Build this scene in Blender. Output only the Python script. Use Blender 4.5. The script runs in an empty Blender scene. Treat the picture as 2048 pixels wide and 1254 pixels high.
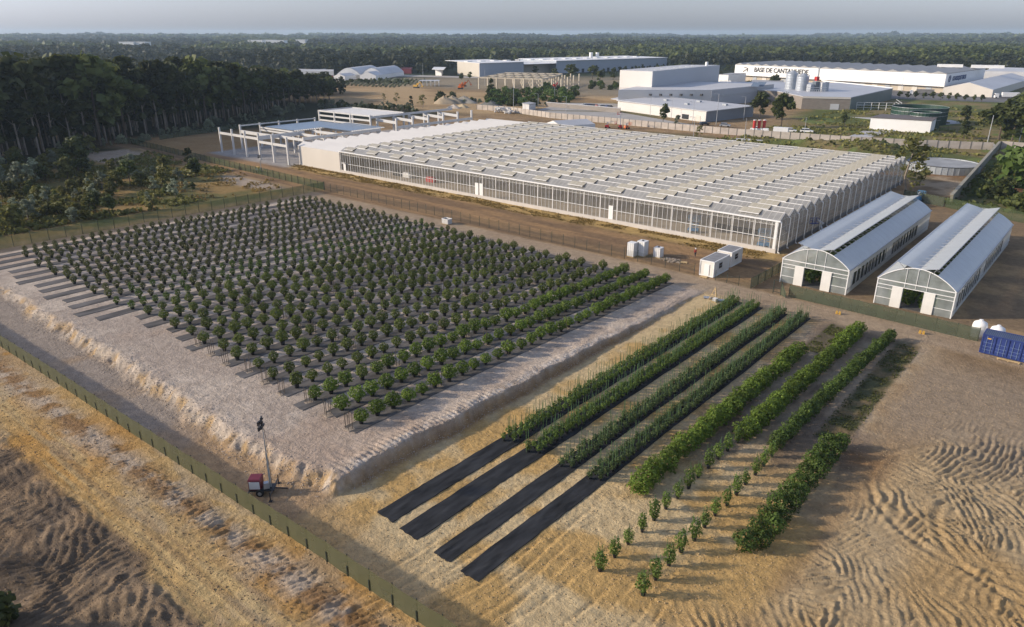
import bpy, bmesh, math, random
import numpy as np
from mathutils import Vector, Matrix
R = math.radians
sc = bpy.context.scene
C = sc.collection
# ------------------------------------------------------------------ camera, sky, sun, exposure
F = 1451.0; CX = 1024.0; CY = 627.0; HORIZON = 66.0; CAMH = 40.0
PITCH = math.atan((CY-HORIZON)/F); YAW = R(40.3)
cam = bpy.data.cameras.new('camera'); camo = bpy.data.objects.new('camera', cam); C.objects.link(camo)
cam.sensor_width = 36; cam.lens = F/2048*36; cam.clip_start = 0.5; cam.clip_end = 30000
camo.location = (0, 0, CAMH); camo.rotation_euler = (math.pi/2-PITCH, 0, YAW)
sc.camera = camo
SUN_EL = R(21)
RT = (math.cos(YAW), math.sin(YAW))
SUN_AZ = (-RT[0], -RT[1])
w = bpy.data.worlds.new('World'); sc.world = w; w.use_nodes = True
nt = w.node_tree; bg = nt.nodes['Background']; sky = nt.nodes.new('ShaderNodeTexSky')
sky.sky_type = 'NISHITA'; sky.sun_disc = False; sky.sun_elevation = SUN_EL
sky.sun_rotation = math.atan2(SUN_AZ[0], SUN_AZ[1]); sky.dust_density = 1.2; sky.air_density = 1.3; sky.ozone_density = 2.5
hs = nt.nodes.new('ShaderNodeHueSaturation'); hs.inputs['Saturation'].default_value = .42; tn = nt.nodes.new('ShaderNodeMix'); tn.data_type = 'RGBA'; tn.blend_type = 'MULTIPLY'; tn.inputs[0].default_value = 1; tn.inputs[7].default_value = (.90, 1.00, 1.30, 1)
nt.links.new(sky.outputs[0], hs.inputs['Color']); nt.links.new(hs.outputs[0], tn.inputs[6]); nt.links.new(tn.outputs[2], bg.inputs[0]); bg.inputs[1].default_value = 0.115
sun = bpy.data.lights.new('sun', 'SUN'); suno = bpy.data.objects.new('sun', sun); C.objects.link(suno)
sun.energy = 4.0; sun.angle = R(2.5); sun.color = (1.0, 0.85, 0.66)
sd = Vector((SUN_AZ[0]*math.cos(SUN_EL), SUN_AZ[1]*math.cos(SUN_EL), math.sin(SUN_EL)))
suno.rotation_euler = sd.to_track_quat('Z', 'Y').to_euler()
suno.location = (-60, -60, 60)
sc.view_settings.view_transform = 'Standard'; sc.view_settings.look = 'None'
sc.view_settings.exposure = 0.42; sc.view_settings.gamma = 1.0; sc.view_settings.use_curve_mapping = False
sc.cycles.max_bounces = 6; sc.cycles.diffuse_bounces = 2; sc.cycles.glossy_bounces = 2
sc.cycles.transparent_max_bounces = 16; sc.cycles.transmission_bounces = 3
sc.cycles.volume_bounces = 0; sc.cycles.use_denoising = True

# ------------------------------------------------------------------ camera geometry: a pixel of the photograph -> a point at height z
_f = np.array([-math.sin(YAW)*math.cos(PITCH), math.cos(YAW)*math.cos(PITCH), -math.sin(PITCH)])
_r = np.array([math.cos(YAW), math.sin(YAW), 0.0])
_u = np.array([-math.sin(YAW)*math.sin(PITCH), math.cos(YAW)*math.sin(PITCH), math.cos(PITCH)])
def at(px, py, z=0.0):
    d = _r*(px-CX)/F+_u*(CY-py)/F+_f
    t = (z-CAMH)/d[2]
    return (d[0]*t, d[1]*t)

# ------------------------------------------------------------------ noise
def vnoise(x, y, seed=0):
    x = np.asarray(x, float); y = np.asarray(y, float)
    xi = np.floor(x); yi = np.floor(y); fx = x-xi; fy = y-yi
    fx = fx*fx*(3-2*fx); fy = fy*fy*(3-2*fy)
    def h(a, b):
        n = np.sin(a*127.1+b*311.7+seed*74.7)*43758.5453
        return n-np.floor(n)
    a = h(xi, yi); b = h(xi+1, yi); c = h(xi, yi+1); d = h(xi+1, yi+1)
    return (a*(1-fx)+b*fx)*(1-fy)+(c*(1-fx)+d*fx)*fy
def fbm(x, y, seed=0, o=4):
    s = 0; a = .5; t = 0
    for i in range(o):
        s = s+a*vnoise(x*2**i+i*17.3, y*2**i-i*9.1, seed+i); t += a; a *= .5
    return s/t
def sstep(a, b, v):
    t = np.clip((v-a)/(b-a), 0, 1); return t*t*(3-2*t)

# ------------------------------------------------------------------ terrain height
def bank_y(x):
    return 31.0+1.3*sstep(-60, -49, x)+0.9*(fbm(x/3.0, x*0, 5)-.5)*2
def bank_x(y):
    return -49.2+0.45*(fbm(y/2.5, y*0, 8)-.5)*2+.4*(vnoise(y/14, y*0, 18)-.5)
def plateau_mask(x, y):
    rag = (fbm(x/1.1, y/1.1, 3, 3)-.5)*1.3
    a = sstep(-0.7, 1.5, y-bank_y(x)+rag*.6+.5*np.abs(2*fbm(x/1.6, y/1.6, 33, 3)-1)+.9*(fbm(x/4.5, y/6, 30)-.5))
    b = sstep(-0.25, 0.35, bank_x(y)-x+rag*.32)
    return a*b
def plateau_z(x, y):
    return (0.15+1.15*sstep(112, 44, y))*(1-.5*sstep(-105, -150, x))
def ripple(x, y, seed, cell, wl):
    """dozer-track ridges: patches of arcs, each patch with its own far centre"""
    wx = x+1.6*(fbm(x/6, y/6, seed+50)-.5)*2; wy = y+1.6*(fbm(x/6+9, y/6, seed+51)-.5)*2
    gx = np.floor(wx/cell); gy = np.floor(wy/cell)
    best = np.full(np.shape(x), 1e9); cxm = np.zeros(np.shape(x)); cym = np.zeros(np.shape(x)); idm = np.zeros(np.shape(x))
    for i in (-1, 0, 1):
        for j in (-1, 0, 1):
            a = gx+i; b = gy+j
            h1 = np.sin(a*12.9898+b*78.233+seed)*43758.5453; h1 -= np.floor(h1)
            h2 = np.sin(a*39.346+b*11.135+seed)*24634.6345; h2 -= np.floor(h2)
            h3 = np.sin(a*73.156+b*52.235+seed)*35467.1; h3 -= np.floor(h3)
            px = (a+h1)*cell; py = (b+h2)*cell
            d = (wx-px)**2+(wy-py)**2
            m = d < best
            best = np.where(m, d, best)
            cxm = np.where(m, px+math.pi*0+np.cos(h3*2.4+2.2)*(6+10*h1), cxm)
            cym = np.where(m, py+np.sin(h3*2.4+2.2)*(6+10*h2), cym)
            idm = np.where(m, h3, idm)
    r = np.hypot(wx-cxm, wy-cym)
    ph = r/(wl*(.85+.3*idm))*math.pi
    s = 1-np.abs(np.sin(ph+1.1*fbm(x*.8, y*.8, seed+7)))
    return (s**1.1)*1.15*(0.45+.55*sstep(.32, .52, fbm(x/4+idm*30, y/4, seed+9)))*(.75+.5*vnoise(x*1.7, y*1.7, seed+11))
def right_mask(x, y):
    d = (x+14.6-0.10*(y-45))   # east of the planted rows
    m = sstep(0, 2.5, d+2.0*(fbm(x/5, y/5, 21)-.5)*2)*sstep(92, 82, y)*sstep(20, 30, y+.3*x)*(1-.8*np.exp(-(((x+13.5)/3.5)**2+((y-74)/6)**2)))
    m2 = sstep(46, 38, y)*sstep(-24, -16, x)*sstep(-2, 8, x+.6*y)
    return np.clip(np.maximum(m, m2*.8), 0, 1)
def height(x, y):
    x = np.asarray(x, float); y = np.asarray(y, float)
    pm = plateau_mask(x, y)*sstep(113, 104, y)*sstep(-165, -158, x)
    z = pm*plateau_z(x, y)
    # ruggedness of the bank
    p0 = plateau_mask(x, y); edge = p0*(1-p0)*4*sstep(112, 88, y)*sstep(-165, -158, x)
    z = z+edge*(fbm(x/.6, y/.8, 31, 4)-.5)*.55-edge*(1-np.abs(2*fbm(x/1.3+y*.35+.8*fbm(x, y, 35), y/2.2, 32, 3)-1))**2*.30*sstep(-48, -50, x)*sstep(.25, .7, vnoise(x/5, y/5, 36))+edge*(fbm(x/.3, y/.3, 34, 2)-.5)*.12
    lip = np.exp(-((y-bank_y(x)-1.4)/1.0)**2)*sstep(-48, -50, x)*sstep(-140, -120, x)
    z = z+lip*(fbm(x/.9, y/.8, 37)-.4)*.30
    lip2 = np.exp(-((bank_x(y)-x-1.3)/1.0)**2)*sstep(32, 34, y)*sstep(112, 96, y)
    z = z+lip2*(.12+(fbm(x/.6, y/.6, 38)-.4)*.34+.07*np.sin(y*2*math.pi/.62+3*vnoise(y/3, x*0, 39)))
    far = sstep(300, 200, np.hypot(x, y))
    z = z+far*(fbm(x/9, y/9, 41)-.5)*.22*(1-pm*.7)
    # loose clods everywhere near
    near = sstep(125, 60, np.hypot(x, y))
    z = z+near*(fbm(x/.55, y/.55, 42, 3)-.5)*.15*(1-.55*pm)
    # drag marks and wheel lines on the raised field's bare rim
    rim_ = pm*sstep(41, 36, y)+pm*sstep(-54.5, -53, x)
    z = z+near*rim_*(vnoise(x/2.2+y*.8, y/.35-x*.5, 44)-.5)*.07
    # right-hand worked ground
    rm = right_mask(x, y)
    z = z+rm*ripple(x, y, 3.3, 4.6, .64)*.24*(.5+.5*sstep(.33, .5, fbm(x/7, y/7, 22)))
    # loops of wheel tracks in the far right
    for (cx_, cy_, rr) in ((2.5, 66, 8.5), (-1.5, 70, 11.0)):
        d = np.abs(np.hypot(x-cx_, y-cy_)-rr)
        z = z-.12*np.exp(-(d/.28)**2)*near*sstep(-14, -11, x)+.07*np.exp(-((d-.6)/.22)**2)*near*sstep(-14, -11, x)
    # strip outside the fence on the left: ruts along the fence and ridges
    lf = sstep(0.2, 1.5, fence_y(x)-y)*sstep(-140, -120, x)*near
    band = np.exp(-((fence_y(x)-y-3.2)/1.7)**2)
    z = z+lf*band*(.45+.55*ripple(x, y, 9.1, 3.0, .58))*(1-np.abs(np.sin((x+.35*(fence_y(x)-y)+.9*fbm(x/2, y/2, 69)*2)*math.pi/.55)))*.34
    v = fence_y(x)-y
    rut = np.sin((v+.9*fbm(x/9, y/4, 61)*2)*2*math.pi/1.15)
    z = z+lf*sstep(5, 7.5, v)*sstep(20, 15, v)*rut*.03+lf*sstep(4.5, 6, v)*sstep(14, 10, v)*.022*np.sin((x+.5*v+.8*np.sin(v*1.3))*2*math.pi/.42)*sstep(.45, .6, fbm(x/7, v/1.1, 68))
    lf2 = lf*sstep(8.2, 10.4, v+3*(fbm(x/6, y/6, 66)-.5))
    z = z+lf2*(ripple(x, y, 5.7, 6, .70)*.20+(fbm(x/2.4, y/2.4, 67)-.4)*.6)
    # wheel ruts beside the sparse row
    for i_, x0 in enumerate((-37.6, -36.2, -34.9, -33.6, -32.4, -31.0, -29.7, -28.4, -27.2, -25.9, -23.4, -22.2, -20.0, -18.7)):
        xx_ = x0-.016*np.maximum(0, 36-y)**2*(.6+.1*i_)+.25*np.sin(y/4+i_); lim = 46+3*math.sin(i_*2.3)-(8 if x0 < -31 else 0)
        z = z+near*(.4+.9*vnoise(x*0+i_*7, y/3.0, 48))*(-.10*np.exp(-((x-xx_)/.17)**2)+.05*np.exp(-((x-xx_-.38)/.15)**2))*sstep(14, 20, y)*sstep(lim, lim-5, y)
    # soil heap behind the greenhouse and beside the tank
    for (px, py, rx, ry, h) in ((1690, 300, 17, 9, 2.6), (1760, 300, 9, 6, 2.4), (1600, 292, 14, 5, 1.4), (262, 305, 9, 5, 1.5), (300, 312, 8, 3, 1.4)):
        a, b = at(px, py)
        z = z+h*np.exp(-((x-a)/rx)**2-((y-b)/ry)**2)*(.6+.8*fbm(x/3, y/3, 77))
    # distant relief
    dist = np.hypot(x, y)
    z = z+sstep(1800, 5200, dist)*(fbm(x/1100, y/1100, 91, 4)-.42)*58
    return z
def fence_y(x):
    return 24.2+(x+113)*2.9/82
def gz(x, y): return float(height(np.array([float(x)]), np.array([float(y)]))[0])

# ------------------------------------------------------------------ materials
MATS = {}
def newmat(name):
    m = bpy.data.materials.new(name); m.use_nodes = True
    return m, m.node_tree, m.node_tree.nodes['Principled BSDF']
def mat(name, col, rough=.7, nscale=1.0, namt=.15, bump=0.0, bscale=None, metal=0.0, spec=.4, coord='Object', streak=None):
    if name in MATS: return MATS[name]
    m, t, b = newmat(name); N = t.nodes; Lk = t.links
    tc = N.new('ShaderNodeTexCoord'); nz = N.new('ShaderNodeTexNoise'); nz.inputs['Scale'].default_value = nscale; nz.inputs['Detail'].default_value = 6
    src = tc.outputs[coord]
    if streak:
        mp = N.new('ShaderNodeMapping'); mp.inputs['Scale'].default_value = streak; Lk.new(src, mp.inputs[0]); src = mp.outputs[0]
    Lk.new(src, nz.inputs['Vector'])
    mr = N.new('ShaderNodeMapRange'); mr.inputs[1].default_value = .25; mr.inputs[2].default_value = .75
    mr.inputs[3].default_value = 1-namt; mr.inputs[4].default_value = 1+namt
    Lk.new(nz.outputs[0], mr.inputs[0])
    mx = N.new('ShaderNodeVectorMath'); mx.operation = 'SCALE'; mx.inputs[0].default_value = col; Lk.new(mr.outputs[0], mx.inputs['Scale'])
    Lk.new(mx.outputs[0], b.inputs['Base Color'])
    b.inputs['Roughness'].default_value = rough; b.inputs['Metallic'].default_value = metal; b.inputs['Specular IOR Level'].default_value = spec
    if bump:
        nb = N.new('ShaderNodeTexNoise'); nb.inputs['Scale'].default_value = bscale or nscale*4; nb.inputs['Detail'].default_value = 4
        Lk.new(tc.outputs[coord], nb.inputs['Vector'])
        bp = N.new('ShaderNodeBump'); bp.inputs['Strength'].default_value = bump; bp.inputs['Distance'].default_value = .05
        Lk.new(nb.outputs[0], bp.inputs['Height']); Lk.new(bp.outputs[0], b.inputs['Normal'])
    MATS[name] = m; return m
def foliage(name, c1, c2, rough=.6, trans=.25, objvar=.25):
    m, t, b = newmat(name); N = t.nodes; Lk = t.links
    g = N.new('ShaderNodeNewGeometry'); oi = N.new('ShaderNodeObjectInfo')
    tc = N.new('ShaderNodeTexCoord'); nz = N.new('ShaderNodeTexNoise'); nz.inputs['Scale'].default_value = .9; Lk.new(tc.outputs['Object'], nz.inputs['Vector'])
    ad = N.new('ShaderNodeMath'); ad.operation = 'MULTIPLY_ADD'; ad.inputs[1].default_value = .6
    Lk.new(g.outputs['Random Per Island'], ad.inputs[0]); Lk.new(nz.outputs[0], ad.inputs[2])
    sb = N.new('ShaderNodeMath'); sb.operation = 'SUBTRACT'; sb.inputs[1].default_value = .3; sb.use_clamp = True; Lk.new(ad.outputs[0], sb.inputs[0])
    mx = N.new('ShaderNodeMix'); mx.data_type = 'RGBA'; mx.inputs[6].default_value = (*c1, 1); mx.inputs[7].default_value = (*c2, 1)
    Lk.new(sb.outputs[0], mx.inputs[0])
    mr = N.new('ShaderNodeMapRange'); mr.inputs[3].default_value = 1-objvar; mr.inputs[4].default_value = 1+objvar; Lk.new(oi.outputs['Random'], mr.inputs[0])
    sc_ = N.new('ShaderNodeVectorMath'); sc_.operation = 'SCALE'; Lk.new(mx.outputs[2], sc_.inputs[0]); Lk.new(mr.outputs[0], sc_.inputs['Scale'])
    Lk.new(sc_.outputs[0], b.inputs['Base Color']); b.inputs['Roughness'].default_value = rough; b.inputs['Specular IOR Level'].default_value = .25
    tr = N.new('ShaderNodeBsdfTranslucent'); Lk.new(sc_.outputs[0], tr.inputs[0])
    ms = N.new('ShaderNodeMixShader'); ms.inputs[0].default_value = trans+.1
    Lk.new(b.outputs[0], ms.inputs[1]); Lk.new(tr.outputs[0], ms.inputs[2]); Lk.new(ms.outputs[0], N['Material Output'].inputs[0])
    MATS[name] = m; return m
def seethrough(name, col, alpha, rough=.5, lines=None, fresnel=True, metal=0, spec=.5, trans=.0, namt=0.0):
    """film, mesh or glass: part transparent, part surface; lines=(spacing, width, axis, colour) draws glazing bars of the sheet"""
    m, t, b = newmat(name); N = t.nodes; Lk = t.links
    b.inputs['Base Color'].default_value = (*col, 1); b.inputs['Roughness'].default_value = rough; b.inputs['Specular IOR Level'].default_value = spec
    tp = N.new('ShaderNodeBsdfTransparent'); ms = N.new('ShaderNodeMixShader')
    Lk.new(tp.outputs[0], ms.inputs[1])
    surf = b.outputs[0]
    if trans:
        tl = N.new('ShaderNodeBsdfTranslucent'); tl.inputs[0].default_value = (*col, 1)
        m2 = N.new('ShaderNodeMixShader'); m2.inputs[0].default_value = trans; Lk.new(b.outputs[0], m2.inputs[1]); Lk.new(tl.outputs[0], m2.inputs[2]); surf = m2.outputs[0]
    Lk.new(surf, ms.inputs[2])
    fac = None
    if namt:
        tc = N.new('ShaderNodeTexCoord'); nz = N.new('ShaderNodeTexNoise'); nz.inputs['Scale'].default_value = .6; Lk.new(tc.outputs['Object'], nz.inputs['Vector'])
        mr = N.new('ShaderNodeMapRange'); mr.inputs[1].default_value = .3; mr.inputs[2].default_value = .7; mr.inputs[3].default_value = alpha-namt; mr.inputs[4].default_value = min(1, alpha+namt)
        Lk.new(nz.outputs[0], mr.inputs[0]); fac = mr.outputs[0]
    if lines:
        tc = N.new('ShaderNodeTexCoord'); sp = N.new('ShaderNodeSeparateXYZ'); Lk.new(tc.outputs['Object'], sp.inputs[0])
        outs = []
        for (spacing, width, axis) in lines[0]:
            a = N.new('ShaderNodeMath'); a.operation = 'DIVIDE'; a.inputs[1].default_value = spacing; Lk.new(sp.outputs[axis], a.inputs[0])
            fr = N.new('ShaderNodeMath'); fr.operation = 'FRACT'; Lk.new(a.outputs[0], fr.inputs[0])
            lt = N.new('ShaderNodeMath'); lt.operation = 'LESS_THAN'; lt.inputs[1].default_value = width/spacing; Lk.new(fr.outputs[0], lt.inputs[0]); outs.append(lt.outputs[0])
        o = outs[0]
        for q in outs[1:]:
            mm = N.new('ShaderNodeMath'); mm.operation = 'MAXIMUM'; Lk.new(o, mm.inputs[0]); Lk.new(q, mm.inputs[1]); o = mm.outputs[0]
        mc = N.new('ShaderNodeMix'); mc.data_type = 'RGBA'; mc.inputs[6].default_value = (*col, 1); mc.inputs[7].default_value = (*lines[1], 1); Lk.new(o, mc.inputs[0]); Lk.new(mc.outputs[2], b.inputs['Base Color'])
        mf = N.new('ShaderNodeMath'); mf.operation = 'MAXIMUM'; mf.inputs[1].default_value = alpha
        if fac: Lk.new(fac, mf.inputs[1])
        Lk.new(o, mf.inputs[0]); fac = mf.outputs[0]
    if fac: Lk.new(fac, ms.inputs[0])
    else: ms.inputs[0].default_value = alpha
    Lk.new(ms.outputs[0], N['Material Output'].inputs[0]); MATS[name] = m; return m

WHITE = mat('white_paint', (.74, .73, .70), .5, .4, .05)
CREAM = mat('cream_panel', (.56, .52, .46), .55, .15, .05, streak=(1, 1, .3))
METAL = mat('galvanised_metal', (.45, .46, .47), .4, 2, .1, metal=.6)
WMETAL = mat('white_metal', (.70, .69, .66), .45, 2, .06)
DARKM = mat('dark_metal', (.03, .03, .032), .5, 3, .2)
POT = mat('black_plastic', (.018, .018, .020), .5, 5, .2)
CONC = mat('concrete', (.42, .41, .40), .85, .6, .12, bump=.2)
CONCW = mat('pale_concrete', (.55, .54, .52), .8, .5, .08, bump=.1)
PLINTH = mat('plinth_concrete', (.52, .48, .43), .85, .5, .08)
PANELC = mat('panel_concrete', (.42, .37, .32), .85, .25, .22, streak=(1, 1, 2))
GREENP = mat('green_post', (.022, .032, .024), .6, 3, .2)
GREYR = mat('grey_roof', (.33, .33, .33), .6, .08, .12, streak=(1, 1, 1))
GREYRL = mat('light_grey_roof', (.50, .50, .50), .5, .06, .10)
GREYB = mat('grey_panel', (.34, .36, .38), .5, .1, .06)
WOOD = mat('pale_wood', (.50, .36, .18), .8, 2, .2)
STAKE = mat('weathered_stake', (.07, .055, .04), .85, 3, .2)
GSTAKE = mat('green_stake', (.07, .13, .05), .6, 3, .2)
RED = mat('red_paint', (.45, .03, .025), .45, 2, .1)
DRED = mat('dark_red_paint', (.13, .012, .025), .45, 2, .1)
ORANGE = mat('orange_paint', (.55, .13, .02), .5, 2, .1)
YELLOW = mat('yellow_paint', (.55, .33, .06), .5, 2, .1)
BLUE = mat('blue_paint', (.025, .045, .17), .45, 1.2, .2)
LBLUE = mat('light_blue_paint', (.08, .22, .38), .45, 2, .1)
TYRE = mat('tyre_rubber', (.02, .02, .02), .8, 5, .2)
GLASS = mat('dark_window', (.03, .035, .04), .15, 1, .2, spec=.8)
DGREEN = mat('dark_green_liner', (.018, .05, .035), .5, .5, .2)
STEELB = mat('steel_sheet_bluegrey', (.38, .41, .43), .4, .5, .12, metal=.3)
BARK = mat('bark', (.10, .075, .055), .9, 3, .3)
PBARK = mat('pale_bark', (.24, .20, .16), .9, 2, .3)
ASPHALT = mat('asphalt', (.13, .125, .12), .9, .3, .15, bump=.2)
PAVE = mat('pale_paving', (.34, .32, .29), .9, .12, .12)
LAWN = mat('black_groundcover', (.024, .025, .027), .8, .6, .75, bump=.5, bscale=1.8, streak=(2.5, .5, 1), spec=.2)
LAWND = mat('dusty_black_groundcover', (.105, .098, .093), .85, .45, .55, bump=.4, bscale=1.8, streak=(2, .5, 1), spec=.15)
LAWNG = mat('dusty_groundcover', (.085, .082, .080), .75, .5, .35, bump=.4, bscale=2)
FABRIC_RED = mat('red_fabric', (.40, .05, .04), .8, 5, .15)
SKIN = mat('skin', (.42, .26, .19), .6, 5, .05)
TROUSERS = mat('navy_fabric', (.03, .03, .045), .85, 5, .15)
RUBBLE = mat('rubble', (.30, .24, .18), .9, 1.5, .35, bump=.6)
TERRA = mat('orange_panel', (.55, .24, .10), .7, 1, .15)
L_BOX = foliage('round_shrub_leaves', (0.05, 0.075, 0.012), (0.17, 0.2, 0.036))
L_CONE = foliage('cone_shrub_leaves', (0.045, 0.052, 0.013), (0.14, 0.15, 0.04))
L_LIME = foliage('lime_shrub_leaves', (0.047, 0.085, 0.012), (0.116, 0.170, 0.024))
L_HEDGE = foliage('hedge_leaves', (0.07, 0.115, 0.013), (0.17, 0.235, 0.032))
L_DHEDGE = foliage('dark_hedge_leaves', (0.046, 0.082, 0.015), (0.12, 0.17, 0.032))
L_ROW = foliage('row_plant_leaves', (0.065, 0.115, 0.018), (0.17, 0.23, 0.045))
L_ROWB = foliage('grey_row_plant_leaves', (0.055, 0.09, 0.028), (0.14, 0.18, 0.065))
L_PINE = foliage('dark_tree_leaves', (0.022, 0.032, 0.01), (0.095, 0.1, 0.034), objvar=.35)
L_TREE = foliage('olive_tree_leaves', (0.044, 0.063, 0.016), (0.125, 0.140, 0.036), objvar=.35)
L_EUC = foliage('silver_tree_leaves', (0.15, 0.17, 0.1), (0.34, 0.36, 0.24), objvar=.3)
L_SCRUB = foliage('scrub_leaves', (0.075, 0.085, 0.022), (0.22, 0.2, 0.055), objvar=.35)
L_LIGHT = foliage('light_green_leaves', (0.063, 0.110, 0.020), (0.137, 0.200, 0.048), objvar=.2)
SCREEN = seethrough('green_windscreen', (.115, .115, .058), .78, .85, trans=.25, spec=.1, namt=.04)
SCREENT = seethrough('sheer_windscreen', (.075, .10, .05), .62, .85, trans=.2, spec=.1, namt=.12)
SCREEND = seethrough('dark_windscreen', (.085, .100, .065), .80, .85, trans=.2, spec=.1, namt=.08)
WIRE = seethrough('wire_mesh', (.05, .06, .045), .16, .8, spec=.1, namt=.03)
FILM = seethrough('plastic_film', (.58, .62, .64), .88, .28, lines=(((.9, .05, 1),), (.50, .55, .58)), trans=.25, spec=.6, namt=.03)
FILMW = seethrough('white_film', (.66, .68, .66), .93, .35, lines=(((1.5, .05, 1),), (.58, .60, .60)), trans=.3, spec=.5, namt=.03)
FILMC = seethrough('clear_film', (.50, .54, .52), .50, .25, trans=.3, spec=.7, namt=.10)
GLWALL = seethrough('wall_glass', (.40, .39, .36), .17, .08, spec=.9, namt=.03)
GLEND = seethrough('gable_glass', (.40, .41, .40), .42, .15, lines=(((1.52, .07, 1), (1.6, .07, 2)), (.60, .60, .57)), spec=.9, namt=.10, trans=.2)
GLROOF = seethrough('roof_glass', (.44, .43, .40), .84, .22, lines=(((1.13, .10, 0),), (.60, .57, .50)), spec=.8, namt=.10, trans=.3)
GLVENT = seethrough('sunlit_vent_glass', (.64, .585, .45), .88, .25, lines=(((1.13, .12, 0),), (.66, .63, .55)), spec=.7, namt=.06, trans=.3)  # cream tint puts the sunlight on the raised vents into the glass
# the ground's own colours are set per vertex (sand, soil, grass), finer grain by noise
def ground_mat():
    m, t, b = newmat('ground_soil'); N = t.nodes; Lk = t.links
    at_ = N.new('ShaderNodeVertexColor'); at_.layer_name = 'soil'
    tc = N.new('ShaderNodeTexCoord')
    n1 = N.new('ShaderNodeTexNoise'); n1.inputs['Scale'].default_value = .8; n1.inputs['Detail'].default_value = 12; n1.inputs['Roughness'].default_value = .80
    Lk.new(tc.outputs['Object'], n1.inputs['Vector'])
    mr = N.new('ShaderNodeMapRange'); mr.inputs[1].default_value = .3; mr.inputs[2].default_value = .7; mr.inputs[3].default_value = .62; mr.inputs[4].default_value = 1.32
    Lk.new(n1.outputs[0], mr.inputs[0])
    s = N.new('ShaderNodeVectorMath'); s.operation = 'SCALE'; Lk.new(at_.outputs[0], s.inputs[0]); Lk.new(mr.outputs[0], s.inputs['Scale']); Lk.new(s.outputs[0], b.inputs['Base Color'])
    b.inputs['Roughness'].default_value = .95; b.inputs['Specular IOR Level'].default_value = .1
    n2 = N.new('ShaderNodeTexNoise'); n2.inputs['Scale'].default_value = 2.6; n2.inputs['Detail'].default_value = 8; n2.inputs['Roughness'].default_value = .7; Lk.new(tc.outputs['Object'], n2.inputs['Vector'])
    bp = N.new('ShaderNodeBump'); bp.inputs['Strength'].default_value = .9; bp.inputs['Distance'].default_value = .30
    Lk.new(n2.outputs[0], bp.inputs['Height']); Lk.new(bp.outputs[0], b.inputs['Normal'])
    return m

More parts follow.
